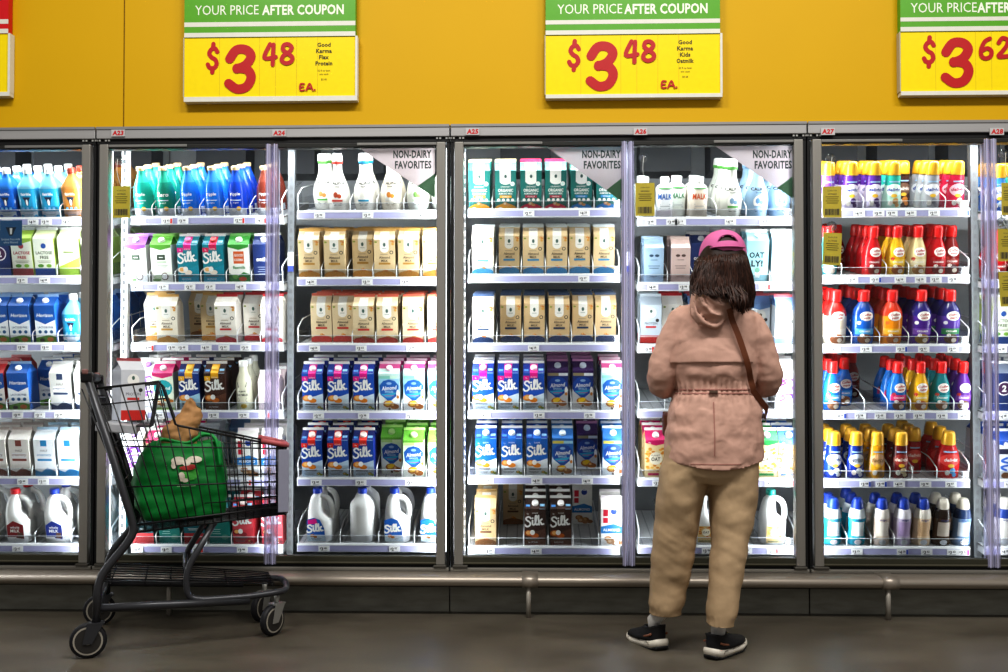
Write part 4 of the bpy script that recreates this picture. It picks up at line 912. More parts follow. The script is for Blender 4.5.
for bay in range(7):
    c = cases[bay_case[bay]]; xa, xb = BAY_PX[bay]
    for sh in range(6):
        rnd = random.Random(bay*10+sh); ti = tilt(bay, sh)
        pa = P(xa, SH_PX[bay][sh], YF); pb = P(xb, SH_PX[bay][sh], YF); z0 = pa.z-.006; w = pb.x-pa.x
        shelf_info[(bay, sh)] = z0
        m = MB(); m.box((0, 0, -.006), (w, SH_D, 0), SHELFW)
        for k in range(14): m.box((w*(k+.5)/14-.003, .01, 0), (w*(k+.5)/14+.003, SH_D, .0006), M('b8babd', .4))
        for e_ in (0.0, w-.003): m.box((e_, 0, -.035), (e_+.003, SH_D, 0), SHELFW)
        s = m.build('shelf', c); s.matrix_parent_inverse = Matrix.Translation((-c.location.x, 0, 0))
        s.matrix_basis = Matrix.Translation((pa.x, YF+.01, z0)) @ Matrix.Rotation(ti, 4, 'X')
        inv = Matrix.Rotation(-ti, 4, 'X')
        def sub(name, me, x, y, z, upright=True):
            o = link(name, me, s); o.matrix_basis = (inv if upright else Matrix()) @ Matrix.Translation((x, y, z)); return o
        sub('price_rail', rail_mesh(w), 0, -.004, .002)
        m = MB(); m.box((.004, .003, .004), (w-.004, .0045, .040), ACRYL); m.box((.004, .0025, .0385), (w-.004, .005, .0405), M('cfd4da', .2)); sub('front_stop', m.mesh('front_stop'), 0, 0, 0, False)
        row = R[bay][sh]; xs = [P(r[0], 350, YF+.06).x for r in row]
        cuts = [0.004] + [(p+q)/2-pa.x for p, q in zip(xs, xs[1:])] + [w-.004]
        if bay == 4 and sh in (3, 5): cuts += [.12, .24, .36]
        for i, cx in enumerate(cuts):
            if 0 <= cx <= w and all(abs(cx-(x_-pa.x)) > DES[r_[1]][7]/2+.0045 for x_, r_ in zip(xs, row)): sub('divider', divider_mesh(.075 if i in (0,) or abs(cx-w+.004) < 1e-6 else .05), cx, 0, .001, False)
        nt = len(row)
        step = 2 if bay in (2, 3) else 1
        for i in range(0, nt, step):
            if rnd.random() < .12: continue
            cx = min(max(xs[i]-pa.x+rnd.uniform(-.02, .03), .03), w-.03)
            colr = rnd.choice((None, None, 'd8342c' if bay in (1, 4) else None, '2a4ab0' if bay == 5 else None, 'c82a8c' if sh == 5 else None))
            sub('price_tag', tag_mesh(rnd.choice(PRICES), colr), cx, -.013, -.019)
        vis = 0
        for i, r in enumerate(row):
            code = r[1]; sb = r[2] if len(r) > 2 else 0.0
            h, d = DES[code][5], DES[code][6]
            nb = r[3] if len(r) > 3 else (2 if sh in (3, 4) or (sh == 0 and bay != 2) or (sh in (1, 2) and bay in (2, 3)) else 1)
            if bay == 5 and len(r) < 4: nb = (2, 3, 3, 3, 2, 1)[sh]
            if r[0] < -5: nb = 1
            if code.startswith('jg'): nb = min(nb, 3 if len(r) > 3 else 1)
            desc = DES[code][2]
            for q in range(nb+1):
                t = sb + q*(d+.007)
                if t+d > SH_D-.005: break
                off = sum(1 for r_ in row if r_[0] < -10)
                nm = f'{ORD[max(0, i-off)]} from left, {SHN[sh]} shelf, {DOOR[bay]}'
                if r[0] < -10: nm = f'beyond frame edge, {SHN[sh]} shelf, {DOOR[bay]}'
                if bay == 4 and r[0] > 735: nm = f'{ORD[nt-1-i]} from right, {SHN[sh]} shelf, {DOOR[bay]}'
                lab = f'{desc}, {nm}' if q == 0 else f'{desc}, {BEH[q-1].replace(" the", "")} {nm}'
                place_item(code, xs[i]+rnd.uniform(-.0015, .0015), bay, sh, t, lab, f'stock on the {SHN[sh]} shelf of {DOOR[bay]}', rnd); n_items += 1
print('ITEMS', n_items)

# ---------------------------------------------------------------- bumper rail
br = empty('bumper_rail', (0, -.06, 0)); tag(br, 'round edged steel bumper rail along the cooler foot', 'rail')
zc = P(504, 581, -.10).z
jx = [P(530, 580, -.1).x, P(889, 580, -.1).x, P(530-359, 580, -.1).x]
m = MB(); 
prof = [(-.125, zc-.014), (-.132, zc), (-.128, zc+.014), (-.115, zc+.022), (-.085, zc+.026), (-.022, zc+.026), (-.022, zc+.018), (-.10, zc+.012), (-.10, zc-.020), (-.118, zc-.020)]
vs = [(x, y+.06, z) for x in (-5, 5) for y, z in prof]; n = len(prof)
m.add(vs, [(k, (k+1) % n, n+(k+1) % n, n+k) for k in range(n)] + [tuple(range(n-1, -1, -1)), tuple(range(n, 2*n))], STEEL, True)
m.build('rail', br)
m = MB(); m.box((-5, -.06+.06, zc-.035), (5, .0+.04, zc+.012), M('1c1c1a', .6)); m.build('backing_strip', br)
for x in jx:
    m = MB(); pj = [(y+.06-.0035*(1 if y < -.05 else 0), z+(.003 if z > zc else -.003)) for y, z in prof]; vj = [(q, y, z) for q in (x-.034, x+.034) for y, z in pj]
    m.add(vj, [(k, (k+1) % n, n+(k+1) % n, n+k) for k in range(n)]+[tuple(range(n-1, -1, -1)), tuple(range(n, 2*n))], STEEL, True); j = m.build('joint_sleeve', br)
    m = MB(); m.tube([(x-.006, -.045, zc-.02), (x-.006, -.045, .0)], .011, M('a8a39a', .45, .3), 10); m.build('support_post', br)

# ---------------------------------------------------------------- hanging tags, corner signs, blue card
def film(h, t=.5):
    m = M(h, .5); nt = m.node_tree; b = nt.nodes['Principled BSDF']; out = nt.nodes['Material Output']
    tr = nt.nodes.new('ShaderNodeBsdfTranslucent'); tr.inputs[0].default_value = rgb(h); mx = nt.nodes.new('ShaderNodeMixShader'); mx.inputs[0].default_value = t
    nt.links.new(b.outputs[0], mx.inputs[1]); nt.links.new(tr.outputs[0], mx.inputs[2]); nt.links.new(mx.outputs[0], out.inputs['Surface']); return m
CARD = film('cdbd4c', .35)
def hang_tag(px, py, w, h, label, cup=None, rot=0.0):
    px = max(px, 832) if 815 < px < 840 else (1008 if px > 990 else px); px = max(px, 121.5) if px < 130 else px
    p = P(px, py, -.006); t = empty('hang_tag', (p.x, -.006, p.z)); tag(t, label, 'tag', 'yellow tags hanging on the door glass'); t.rotation_euler = (0, rot, 0)
    W, Hh = w/227/2, h/227/2; m = MB(); m.box((-W, -.0022, -Hh), (W, -.001, Hh), CARD); a = Art(m, lambda x, z, e: (x, -.0022-e, z))
    a.text('SCAN FOR', 0, Hh*.72, .006, INK, W*1.4); a.text('SAVINGS', 0, Hh*.5, .007, INK, W*1.5, .02); lines(a, 0, Hh*.3, 4, W*1.4, M('4a4418'), .009, .003)
    rr = random.Random(int(px))
    for k in range(12): a.rect(-W*.75+k*W*.125, -Hh*.85, -W*.75+k*W*.125+W*rr.uniform(.04, .1), -Hh*.45, INK)
    m.build('card', t)
    if cup:
        q = P(cup[0], cup[1], -.004); L = q.x-p.x, q.z-p.z
        m = MB(); m.lathe([(.022, 0), (.020, .004), (.010, .010), (.006, .016), (.006, .020)], clear_mat('suction_cup', (.8, .84, .86, 1), .3, .1, False), 20, M4=Matrix.Translation((L[0], .0075, L[1])) @ Matrix.Rotation(math.pi/2, 4, 'X'))
        m.tube(smooth_path([(L[0], -.012, L[1]), (L[0]*.5-.008, -.014, (L[1]+Hh)/2), (0, -.003, Hh-.004)], 5), .0012, M('d8dcd8', .3), 6); m.build('suction_cup', t)
hang_tag(121, 202, 18, 32, 'yellow hang tag on clear suction cup, door A23', (119, 160))
hang_tag(645, 199.5, 19, 33, 'yellow hang tag beneath two suction cups, door A26', (643.5, 157))
hang_tag(829.5, 202, 18.5, 31, 'upper yellow hang tag over purple creamer, door A27', (831, 158))
hang_tag(829, 249, 18, 32, 'lower yellow hang tag over red creamers, door A27', (831, 226), .05)
hang_tag(1003, 199, 13, 32, 'topmost yellow hang tag on the rightmost door', (1004, 154)); hang_tag(1005, 245, 20, 32, 'middle yellow hang tag on the rightmost door', (1002, 222)); hang_tag(999, 289, 17, 34, 'lowest yellow hang tag on the rightmost door', None, -.05)

PNK = film('a89c9f'); PGR = film('557c5e'); DKG = M('23302e', .5)
def corner_sign(xl, xr, yt, yb, label):
    p = P(xr, yt, .012); o = empty('corner_sign', (p.x, .012, p.z)); tag(o, label, 'sign', 'non-dairy corner signs on the door glass')
    L = lambda x, y: (P(x, y, .012).x-p.x, P(x, y, .012).z-p.z)
    m = MB(); a = Art(m, lambda x, z, e: (x, -e, z)); w = xr-xl; h = yb-yt
    a.poly([L(xl, yt), L(xr, yb), L(xr, yt)], PNK)
    a.poly([L(xr-w*.225, yt+h*.775), L(xr, yb), L(xr, yt+h*.53)], PGR)
    q = L(xr-22.6, yt+8.2); a.text('NON-DAIRY', q[0], q[1], .036, DKG, .170, .035); q = L(xr-21.8, yt+18.8); a.text('FAVORITES', q[0], q[1], .036, DKG, .163, .035)
    m.build('panel', o)
corner_sign(356, 435, 146, 198, 'grey pink non-dairy favorites corner sign on door A24')
corner_sign(545, 624, 146, 203, 'grey pink non-dairy favorites corner sign on door A25')
corner_sign(715, 795, 146, 200, 'grey pink non-dairy favorites corner sign on door A26')
p = P(11, 233, .012); bc = empty('window_cling', (p.x, .012, p.z)); tag(bc, 'blue cow head cling on the leftmost door glass', 'sign')
m = MB(); a = Art(m, lambda x, z, e: (x, -e, z)); W, Hh = 11.5/227, 13/227
a.rect(-W, -Hh, W, Hh, M('2a5c8e', .45)); a.poly([(-.024, .026), (.024, .026), (.016, .008), (.008, -.012), (-.008, -.012), (-.016, .008)], M('14283c')); a.poly([(-.006, .022), (.006, .022), (.004, -.006), (-.004, -.006)], M('e8ecf0')); a.text('lactose free milk', 0, -.028, .010, M('c8dcec'), .085); a.text('ultra filtered', 0, -.042, .009, M('c8dcec'), .07); m.build('cling_sheet', bc)
# fan housings hung under the cabinet ceiling
# ================================================================ shopping cart (local x = forward, -y = side facing the camera)
CART_O = Vector((-1.714, -.545, 0)); CART_R = math.radians(20.5)
cart = empty('shopping_cart', CART_O, CART_R); tag(cart, 'black wire shopping cart holding a green bag and a carton', 'cart')
CBLK = M('17171a', .38, .35, .5); CFRM = M('3d3e42', .36, .4, .5); CGRY = M('6d6e72', .45); CLGT = M('b4b6bc', .4); TYRE = M('15151a', .6); HUB = M('77736a', .45, .3); ZINC = M('a8a8a4', .35, .6)
vv = lambda u: .26-.09*u
def rim(u):
    pts = [(.0, .970), (.262, .998), (.325, .838), (.74, .744)]
    for (a, b), (c, d) in zip(pts, pts[1:]):
        if u <= c: return b+(d-b)*(u-a)/(c-a)
    return pts[-1][1]
ub0, ub1 = .189, .735
def bot(u): return .440+(.483-.440)*(u-ub0)/(ub1-ub0)
def rear_u(z): return .189-(z-.440)*.285
def side(m, s):
    Y = lambda u: -s*vv(u)
    r = .0021
    edge = [(rear_u(.970), .970), (.262, .998), (.275, .985), (.325, .838), (.34, .832), (.735, .744)]
    m.tube([(u, Y(u), z) for u, z in edge], .0045, CBLK, 8)
    for z0, z1 in ((.762, .738), (.61, .61), (.912, .935)):
        u0 = rear_u(z0); u1 = .735 if z0 < .9 else .285
        m.tube([(u0, Y(u0), z0), (u1, Y(u1), z1)], .0032, CBLK, 6)
    for z0, z1 in ((.685, .672), (.532, .545)):
        u0 = .43; m.tube([(u0, Y(u0), (z0+z1)/2), (.735, Y(.735), z1)], .0022, CBLK, 6)
    n = 19
    for i in range(n):
        ub = ub0+(ub1-ub0)*i/(n-1); t = i/(n-1); sl = .35*(1-t)**1.3
        zt = .9
        for _ in range(12): ut = max(.0, ub-sl*(zt-bot(ub))); zt = rim(ut)
        m.tube([(ub, Y(ub)*.94, bot(ub)-.004), (ub, Y(ub), bot(ub)+.03), (ut, Y(ut), zt)], r+.0005, CBLK, 6)
    for dz in (0, .03): m.tube([(ub0, Y(ub0)*(.94 if dz == 0 else 1), bot(ub0)+dz), (ub1, Y(ub1)*(.94 if dz == 0 else 1), bot(ub1)+dz)], .0042, CBLK, 8)
m = MB(); side(m, 1); side(m, -1)
for i in range(13):
    k = -1+2*i/12; m.tube([(ub0, -k*vv(ub0)*.94, bot(ub0)), (ub1, -k*vv(ub1)*.94, bot(ub1))], .0022, CBLK, 6)
for i in range(9):
    u = ub0+(ub1-ub0)*i/8; m.tube([(u, -vv(u)*.94, bot(u)-.003), (u, vv(u)*.94, bot(u)-.003)], .0022 if 0 < i < 8 else .005, CBLK, 6)
for i in range(13):                   # front grid
    k = -1+2*i/12; m.tube([(.735, k*vv(.735)*.94, .483), (.735, k*vv(.735), .744)], .0021, CBLK, 6)
for z in (.52, .57, .62, .67, .72): m.tube([(.735, -vv(.735), z), (.735, vv(.735), z)], .0022, CBLK, 6)
m.tube([(.735, -vv(.735), .744), (.735, vv(.735), .744)], .005, CBLK, 8)
for i in range(15):                   # rear gate
    k = -1+2*i/14; m.tube([(rear_u(.46), k*vv(.18)*.95, .46), (rear_u(.95), k*vv(.01)*.95, .95)], .0021, CBLK, 6)
for z in (.50, .62, .76, .94): u = rear_u(z); m.tube([(u, -vv(u), z), (u, vv(u), z)], .003, CBLK, 6)
m.build('basket', cart)
m = MB(); m.box((.738, -vv(.735)-.004, .486), (.746, vv(.735)+.004, .742), CLGT, .003); m.box((.705, -vv(.735)-.008, .49), (.746, -vv(.735)-.003, .735), M('8e8fa0', .35), .002); fp = m.build('front_panel', cart)
m = MB(); m.tube(round_path([(.64, -vv(.66)-.004, .772), (.74, -vv(.735)-.004, .752), (.748, 0, .752), (.74, vv(.735)+.004, .752), (.66, vv(.66)+.004, .770)], .03), .0105, M('b0585c', .45), 10); m.build('front_bumper', cart)
# frame
m = MB()
for s in (1, -1):
    g = lambda u, z, w=0: (u, -s*(vv(u)+.006+w), z)
    m.tube(round_path([g(.022, 1.015), g(.184, .462), g(.172, .420), g(.064, .285), g(.057, .115)], .05), .0148, CFRM, 12)
    m.tube(round_path([(.475, -s*.175, .470), (.366, -s*.200, .285), (.368, -s*.200, .185), (.42, -s*.196, .168), (.60, -s*.178, .166), (.735, -s*.150, .172), (.752, -s*.09, .176), (.756, 0, .178)], .05), .0125, CFRM, 12)
    m.tube([(.057, -s*.255, .175), (.60, -s*.178, .150)], .0155, CFRM, 10)
m.tube([(.06, -.255, .175), (.06, .255, .175)], .012, CFRM, 10); m.tube([(.366, -.2, .285), (.366, .2, .285)], .009, CFRM, 10)
m.tube([(.172, -.24, .435), (.172, .24, .435)], .010, CFRM, 10)
m.build('frame', cart)
m = MB()
for i in range(8):
    k = -1+2*i/7; m.tube([(.062, k*.20, .262), (.37, k*.175, .235), (.70, k*.13, .200)], .0028, CBLK, 6)
for u, z in ((.10, .255), (.22, .246), (.31, .238), (.52, .217), (.69, .200)): m.tube([(u, -.21+.1*u, z-.004), (u, .21-.1*u, z-.004)], .0035, CBLK, 6)
m.build('lower_rack', cart)
m = MB(); m.tube([(.018, -.262, 1.018), (.018, .262, 1.018)], .0145, CBLK, 14); m.tube([(.018, -.20, 1.018), (.018, .20, 1.018)], .017, M('24242a', .5), 14)
hd = m.build('handle', cart)
for s in (1, -1):
    m = MB(); m.box((-.002, s*.264-.016, .992), (.040, s*.264+.016, 1.034), CBLK, .008); m.box((.004, s*.264-.018, 1.022), (.026, s*.264+.018, 1.042), M('7a5652', .5), .005); m.build('handle_bracket', cart)
# child seat
m = MB()
for i in range(11):
    k = -1+2*i/10; m.tube([(.235, k*.205, .835), (.262, k*.205, 1.000)], .0024, CBLK, 6)
for z in (.85, .90, .95, 1.0): u = .235+(z-.835)*.164; m.tube([(u, -.215, z), (u, .215, z)], .0035, CBLK, 6)
m.add([(.232,-.215,.832),(.246,-.215,.832),(.272,-.215,1.0),(.258,-.215,1.0),(.232,-.165,.832),(.246,-.165,.832),(.272,-.165,1.0),(.258,-.165,1.0)], [(0,1,2,3),(7,6,5,4),(0,4,5,1),(1,5,6,2),(2,6,7,3),(3,7,4,0)], M('2c2d30', .5)); m.box((.185, -.21, .828), (.24, .21, .836), M('303134', .5), .002)
st = m.build('child_seat', cart)
m = MB(); m.box((-.072, -.205, -.030), (.072, .205, .003), CLGT, .004)
fl = m.build('seat_flap', st); fl.location = (.118, 0, .838); fl.rotation_euler = (0, math.radians(6), 0)
# casters
def caster(u, y, rot, rear):
    e = empty('caster'); e.parent = cart; e.location = (u, y, 0); e.rotation_euler = (0, 0, rot)
    R_ = .0635 if rear else .061
    prof = [(.030, -.0125), (R_-.006, -.0135), (R_-.001, -.009), (R_, 0), (R_-.001, .009), (R_-.006, .0135), (.030, .0125)]
    m = MB(); M4 = Matrix.Translation((0, 0, R_)) @ Matrix.Rotation(math.pi/2, 4, 'X')
    m.lathe(prof, TYRE, 28, M4=M4); m.build('tyre', e)
    m = MB(); m.lathe([(R_-.013, -.0142), (R_-.013, .0142)], M('9a958a', .5), 24, M4=M4); m.lathe([(R_-.019, -.0150), (R_-.019, .0150)], M('2e2c2a', .5), 24, M4=M4); m.lathe([(.013, -.019), (.013, .019)], HUB, 14, M4=M4); m.build('hub', e)
    m = MB(); c = CFRM if rear else ZINC
    for s in (-1, 1): m.add([(-.018, s*.021, R_-.010), (.014, s*.021, R_-.010), (.052, s*.021, R_+.062), (-.002, s*.021, R_+.062), (-.018, s*.0185, R_-.010), (.014, s*.0185, R_-.010), (.052, s*.0185, R_+.062), (-.002, s*.0185, R_+.062)], [(0,1,2,3),(7,6,5,4),(0,4,5,1),(1,5,6,2),(2,6,7,3),(3,7,4,0)], c)
    m.box((-.004, -.0215, R_+.058), (.054, .0215, R_+.064), c); m.tube([(.026, 0, R_+.06), (.026, 0, .155)], .010, c, 10); m.build('fork', e)
caster(.032, -.262, 0, True); caster(.032, .262, 0, True); caster(.690, -.145, .75, False); caster(.668, .115, .9, False)

def cart_pt(u, y, z): return Matrix.Translation(CART_O) @ Matrix.Rotation(CART_R, 4, 'Z') @ Vector((u, y, z))
# carton standing on the child seat flap
me = DES['seatc'][3]
sc = link('milk_carton', me); sc.location = cart_pt(.148, .03, .850); sc.rotation_euler = (0, math.radians(0), math.radians(44)); sc.scale = (1, 1, 1)
tag(sc, 'grey white carton with red foot standing in the cart child seat', 'carton')

# green reusable bag
def crumple(me, amp, sc_, seed=0, fn=None):
    me.update(); off = Vector((seed*3.1, seed*1.7, seed*.9)); nn = [v.normal.copy() for v in me.vertices]
    for v, nrm in zip(me.vertices, nn):
        p = v.co*sc_+off
        k = noise.noise(p)+.5*noise.noise(p*2.1)+.3*abs(noise.noise(p*3.3))
        if fn: k += fn(v.co)
        v.co += nrm*amp*k
def superring(cx, cy, z, rx, ry, n=48, p=2.6, dz=None):
    out = []
    for k in range(n):
        a = 2*math.pi*k/n; ca, sa = math.cos(a), math.sin(a); q = 1/((abs(ca)**p+abs(sa)**p)**(1/p))
        x, y = cx+rx*ca*q, cy+ry*sa*q
        out.append((x, y, z+(dz(a) if dz else 0)))
    return out
def densify(rings, k):
    out = []
    for i in range(len(rings)-1):
        for j in range(k):
            t = j/k; out.append([tuple(Vector(a).lerp(Vector(b), t)) for a, b in zip(rings[i], rings[i+1])])
    out.append(rings[-1]); return out
GRNB = M('0c7a34', .55, var=.25, scale=14, spec=.3)
m = MB()
rg = [(.350,.470,.11,.10),(.352,.476,.150,.125),(.350,.52,.166,.132),(.345,.60,.172,.132),(.347,.66,.170,.126),(.353,.71,.160,.115),(.360,.745,.148,.100),(.362,.758,.138,.090),(.362,.748,.125,.08),(.355,.69,.12,.075)]
m.loft(densify([superring(a, 0, z, rx, ry, 72, 3.6) for a, z, rx, ry in rg], 6), GRNB)
gb = m.mesh('shopping_bag'); crumple(gb, .0125, 8.5, 2, lambda c: .55*noise.noise(Vector((c.x*14+c.z*12, c.y*9, c.z*30-c.x*8)))+.35*abs(noise.noise(Vector((c.x*30, c.y*24, c.z*30-c.x*22)))))
for v in gb.vertices: v.co.z = max(v.co.z, bot(v.co.x)+.010)
bag = link('shopping_bag', gb); bag.matrix_world = Matrix.Translation(CART_O) @ Matrix.Rotation(CART_R, 4, 'Z'); tag(bag, 'bulging green reusable bag lying in the cart basket', 'bag')
m = MB()
for s in (-1, 1):
    pth = smooth_path([(.262, s*.085, .745), (.268, s*.09, .775), (.30, s*.075, .772), (.37, s*.085, .760), (.43, s*.085, .792), (.475, s*.10, .772), (.492, s*.118, .67)], 6)
    m.tube(pth, [.016]*len(pth), M('128a3e', .5, var=.2, scale=14), 8, flat=.45)
m.build('carry_handle', bag)
from mathutils.bvhtree import BVHTree
bv = BVHTree.FromPolygons([v.co for v in gb.vertices], [tuple(p.vertices) for p in gb.polygons])
def bagF(x, z, e):
    h = bv.ray_cast(Vector((x, -1, z)), Vector((0, 1, 0)))
    return (x, (h[0].y if h[0] else -.14)-e*2-.002, z)
m = MB(); a = Art(m, bagF, .0006); cx, cz = .365, .665
CRM = M('cfc6b6', .5)
a.ell(cx+.012, cz-.020, .034, .026, M('3fa03a', .5), 18, 0, 4); a.ell(cx-.030, cz+.030, .026, .016, CRM, 14, 0, 3); a.ell(cx+.030, cz+.034, .028, .013, CRM, 14, 0, 3); a.ell(cx, cz+.022, .016, .012, CRM, 12, 0, 3); a.ell(cx-.046, cz+.014, .010, .014, CRM, 10, 0, 2)
a.ell(cx+.004, cz+.003, .030, .009, M('a8302a', .5), 14, 0, 3); a.ell(cx+.020, cz+.009, .014, .007, M('a8302a', .5), 12, 0, 2); a.ell(cx-.018, cz-.030, .013, .018, CRM, 12, 0, 3); a.ell(cx-.004, cz-.044, .012, .008, CRM, 12, 0, 2)
a.rect(cx-.034, cz-.068, cx+.034, cz-.063, M('7fb080', .5), 6, 1)
m.build('printed_emblem', bag)
# brown paper parcel poking out of the bag
PAP = M('a67e54', .65, var=.3, scale=24, spec=.2)
m = MB(); rg = [(.345,.735,.03,.025),(.342,.750,.062,.040),(.340,.785,.066,.046),(.345,.815,.060,.044),(.357,.835,.055,.038),(.368,.852,.047,.028),(.376,.872,.038,.018),(.380,.892,.031,.011),(.378,.912,.022,.006),(.374,.928,.010,.003)]
m.loft(densify([superring(a, 0, z, rx, ry, 40, 2.4) for a, z, rx, ry in rg], 4), PAP); pm = m.mesh('paper_parcel'); crumple(pm, .012, 26, 5, lambda c: .9*abs(noise.noise(Vector((c.x*34, c.y*30, c.z*12)))))
pp = link('paper_parcel', pm); pp.matrix_world = bag.matrix_world.copy(); tag(pp, 'brown paper parcel with twisted top in the green bag', 'parcel')
# ================================================================ shopper seen from behind
YP = -.66
def evalmesh(name, vs, es, fs, mods, skin=None, root=0):
    me = bpy.data.meshes.new(name); me.from_pydata([tuple(v) for v in vs], es, fs); ob = bpy.data.objects.new(name, me); COL.objects.link(ob)
    for t, kw in mods:
        md = ob.modifiers.new(t, t)
        for k, v in kw.items(): setattr(md, k, v)
        if t == 'SKIN':
            for i, r in enumerate(skin): me.skin_vertices[0].data[i].radius = (r, r) if not isinstance(r, tuple) else r
            me.skin_vertices[0].data[root].use_root = True
    dg = bpy.context.evaluated_depsgraph_get(); out = bpy.data.meshes.new_from_object(ob.evaluated_get(dg)); out.name = name
    bpy.data.objects.remove(ob); bpy.data.meshes.remove(me); return out
def setmat(me, mat, smooth=True):
    me.materials.clear(); me.materials.append(mat)
    me.polygons.foreach_set('use_smooth', [smooth]*len(me.polygons)); me.polygons.foreach_set('material_index', [0]*len(me.polygons)); me.update(); return me
def pr(y, xl, xr, hd, Y=YP, n=48, p=2.3, dz=None):
    a, b = P(xl, y, Y), P(xr, y, Y); return superring((a.x+b.x)/2, Y, (a.z+b.z)/2, (b.x-a.x)/2, hd, n, p, dz)
def remesh_union(name, mb, vox, smooth_it=4):
    return evalmesh(name, mb.v, [], mb.f, [('REMESH', dict(mode='VOXEL', voxel_size=vox)), ('SMOOTH', dict(iterations=smooth_it, factor=.5))])
SKIN = M('b98a6c', .5, var=.05, scale=30)
def tube_rings(pts, rad_, n=20):
    m = MB(); m.tube(smooth_path(pts, 5), [r for r in _interp(rad_, (len(pts)-1)*5+1)], SKIN, n); return m
def _interp(rs, N):
    out = []
    for i in range(N):
        q = i/(N-1)*(len(rs)-1); k = min(int(q), len(rs)-2); out.append(rs[k]*(1-(q-k))+rs[k+1]*(q-k))
    return out
# joints from the photo
pel = P(709, 452, YP); chest = P(714, 345, YP); neck0 = P(717, 304, YP+.0); neckt = P(720, 286, YP+.02); headc = P(722, 264, YP+.02)
shL, elL, wrL = P(683, 322, YP), P(662, 384, YP+.02), P(690, 374, YP+.25)
shR, elR, wrR = P(746, 322, YP), P(766, 384, YP+.02), P(738, 374, YP+.25)
hipL, hipR = P(690, 462, YP), P(730, 462, YP)
knL, anL = P(677, 542, YP+.035), P(660, 628, -.600)
knR, anR = P(730, 542, YP-.03), P(717, 639, -.735)
heelL = PZ(661, 650.5, 0); toeLd = Vector((-.36, .93, 0)).normalized(); heelR = PZ(711.5, 659.5, 0); toeRd = Vector((.64, .80, 0)).normalized()
anL = heelL+toeLd*.052+Vector((0, 0, .112)); anR = heelR+toeRd*.052+Vector((0, 0, .112))
person = empty('person', (pel.x, YP, 0)); tag(person, 'person in pink cap, rose jacket and khaki trousers facing the cooler', 'person')
def pbuild(name, me, par=None):
    o = link(name, me, par or person)
    if par is None: o.matrix_parent_inverse = Matrix.Translation((-pel.x, -YP, 0))
    return o
# ---- body: one skinned figure with hands and feet, head fused in
vs = []; es = []; sk = []
def jv(p, r, link_to=None):
    vs.append(Vector(p)); sk.append(r); i = len(vs)-1
    if link_to is not None: es.append((link_to, i))
    return i
root = jv(pel, .115)
sp = jv(pel.lerp(chest, .5), .10, root); ch = jv(chest, .11, sp); nk = jv(neck0, .055, ch); nt = jv(neckt, .05, nk); jv(headc, .06, nt)
for sh_, el_, wr_, s in ((shL, elL, wrL, -1), (shR, elR, wrR, 1)):
    a = jv(sh_, .05, ch); b = jv(sh_.lerp(el_, .5), .044, a); c = jv(el_, .036, b); d = jv(el_.lerp(wr_, .5), .034, c); w = jv(wr_, .024, d)
    hd_ = (wr_-el_).normalized(); palm = jv(wr_+hd_*.05, (.034, .016), w)
    latv = Vector((0, 0, 1)); inn = Vector((-s, 0, 0))
    for k, (off, ln) in enumerate(((.030, .062), (.010, .072), (-.010, .066), (-.028, .050))):
        base = wr_+hd_*.085+latv*off; f0 = jv(base, .0095, palm); f1 = jv(base+hd_*ln*.45+inn*.010, .0088, f0); f2 = jv(base+hd_*ln*.72+inn*.028, .0082, f1); jv(base+hd_*ln*.78+inn*.045, .0072, f2)
    t0 = jv(wr_+hd_*.03+latv*.034+inn*.012, .011, w); t1 = jv(wr_+hd_*.065+latv*.05+inn*.028, .010, t0); jv(wr_+hd_*.09+latv*.048+inn*.044, .0085, t1)
for hp, kn, an, hl, td in ((hipL, knL, anL, heelL, toeLd), (hipR, knR, anR, heelR, toeRd)):
    a = jv(hp, .085, root); b = jv(hp.lerp(kn, .5), .074, a); c = jv(kn, .054, b); d = jv(kn.lerp(an, .4), .05, c); e = jv(an, .022, d)
    f = jv(hl+td*.06+Vector((0, 0, .055)), .022, e); g_ = jv(hl+td*.14+Vector((0, 0, .046)), .020, f); jv(hl+td*.19+Vector((0, 0, .042)), .014, g_)
body0 = evalmesh('body', vs, es, [], [('SKIN', {}), ('SUBSURF', dict(levels=2, render_levels=2))], sk, root)
mb = MB(); mb.add([v.co for v in body0.vertices], [tuple(p.vertices) for p in body0.polygons], SKIN)
hr = []
for z, rx, ry, oy in ((-.125,.030,.030,.045),(-.118,.042,.045,.035),(-.095,.058,.068,.018),(-.06,.068,.082,.008),(-.02,.073,.090,.002),(.02,.075,.093,0),(.055,.068,.086,0),(.085,.050,.065,0),(.103,.022,.03,0)):
    hr.append(superring(headc.x, headc.y+oy, headc.z+z, rx, ry, 32, 2.1))
mb.loft(hr, SKIN)
mb.tube([headc+Vector((0,.085,.012)), headc+Vector((0,.104,-.022)), headc+Vector((0,.095,-.032))], [.008,.014,.010], SKIN, 10)      # nose
for s in (-1, 1): mb.tube([headc+Vector((s*.072,-.004,.018)), headc+Vector((s*.083,-.012,.004)), headc+Vector((s*.078,-.004,-.030))], [.010,.013,.008], SKIN, 8)   # ears
mb.tube([headc+Vector((-.024,.088,-.066)), headc+Vector((0,.094,-.064)), headc+Vector((.024,.088,-.066))], [.005,.009,.005], SKIN, 8)
pbuild('body', setmat(remesh_union('body', mb, .0065, 3), SKIN))
for s in (-1, 1):
    m = MB(); m.lathe([(.001,-.012),(.009,-.008),(.012,0),(.009,.008),(.001,.012)], M('e8e4de', .3), 14, c=(0, 0)); m.lathe([(.0055,-.003),(.0055,.003),(.001,.0035)], M('2a1a12', .2), 12, M4=Matrix.Translation((0, .0105, 0)) @ Matrix.Rotation(-math.pi/2, 4, 'X'))
    e = m.build('eye', None); e.parent = person; e.matrix_parent_inverse = Matrix.Translation((-pel.x, -YP, 0)); e.location = headc+Vector((s*.030, .080, .004))

# ---- jacket

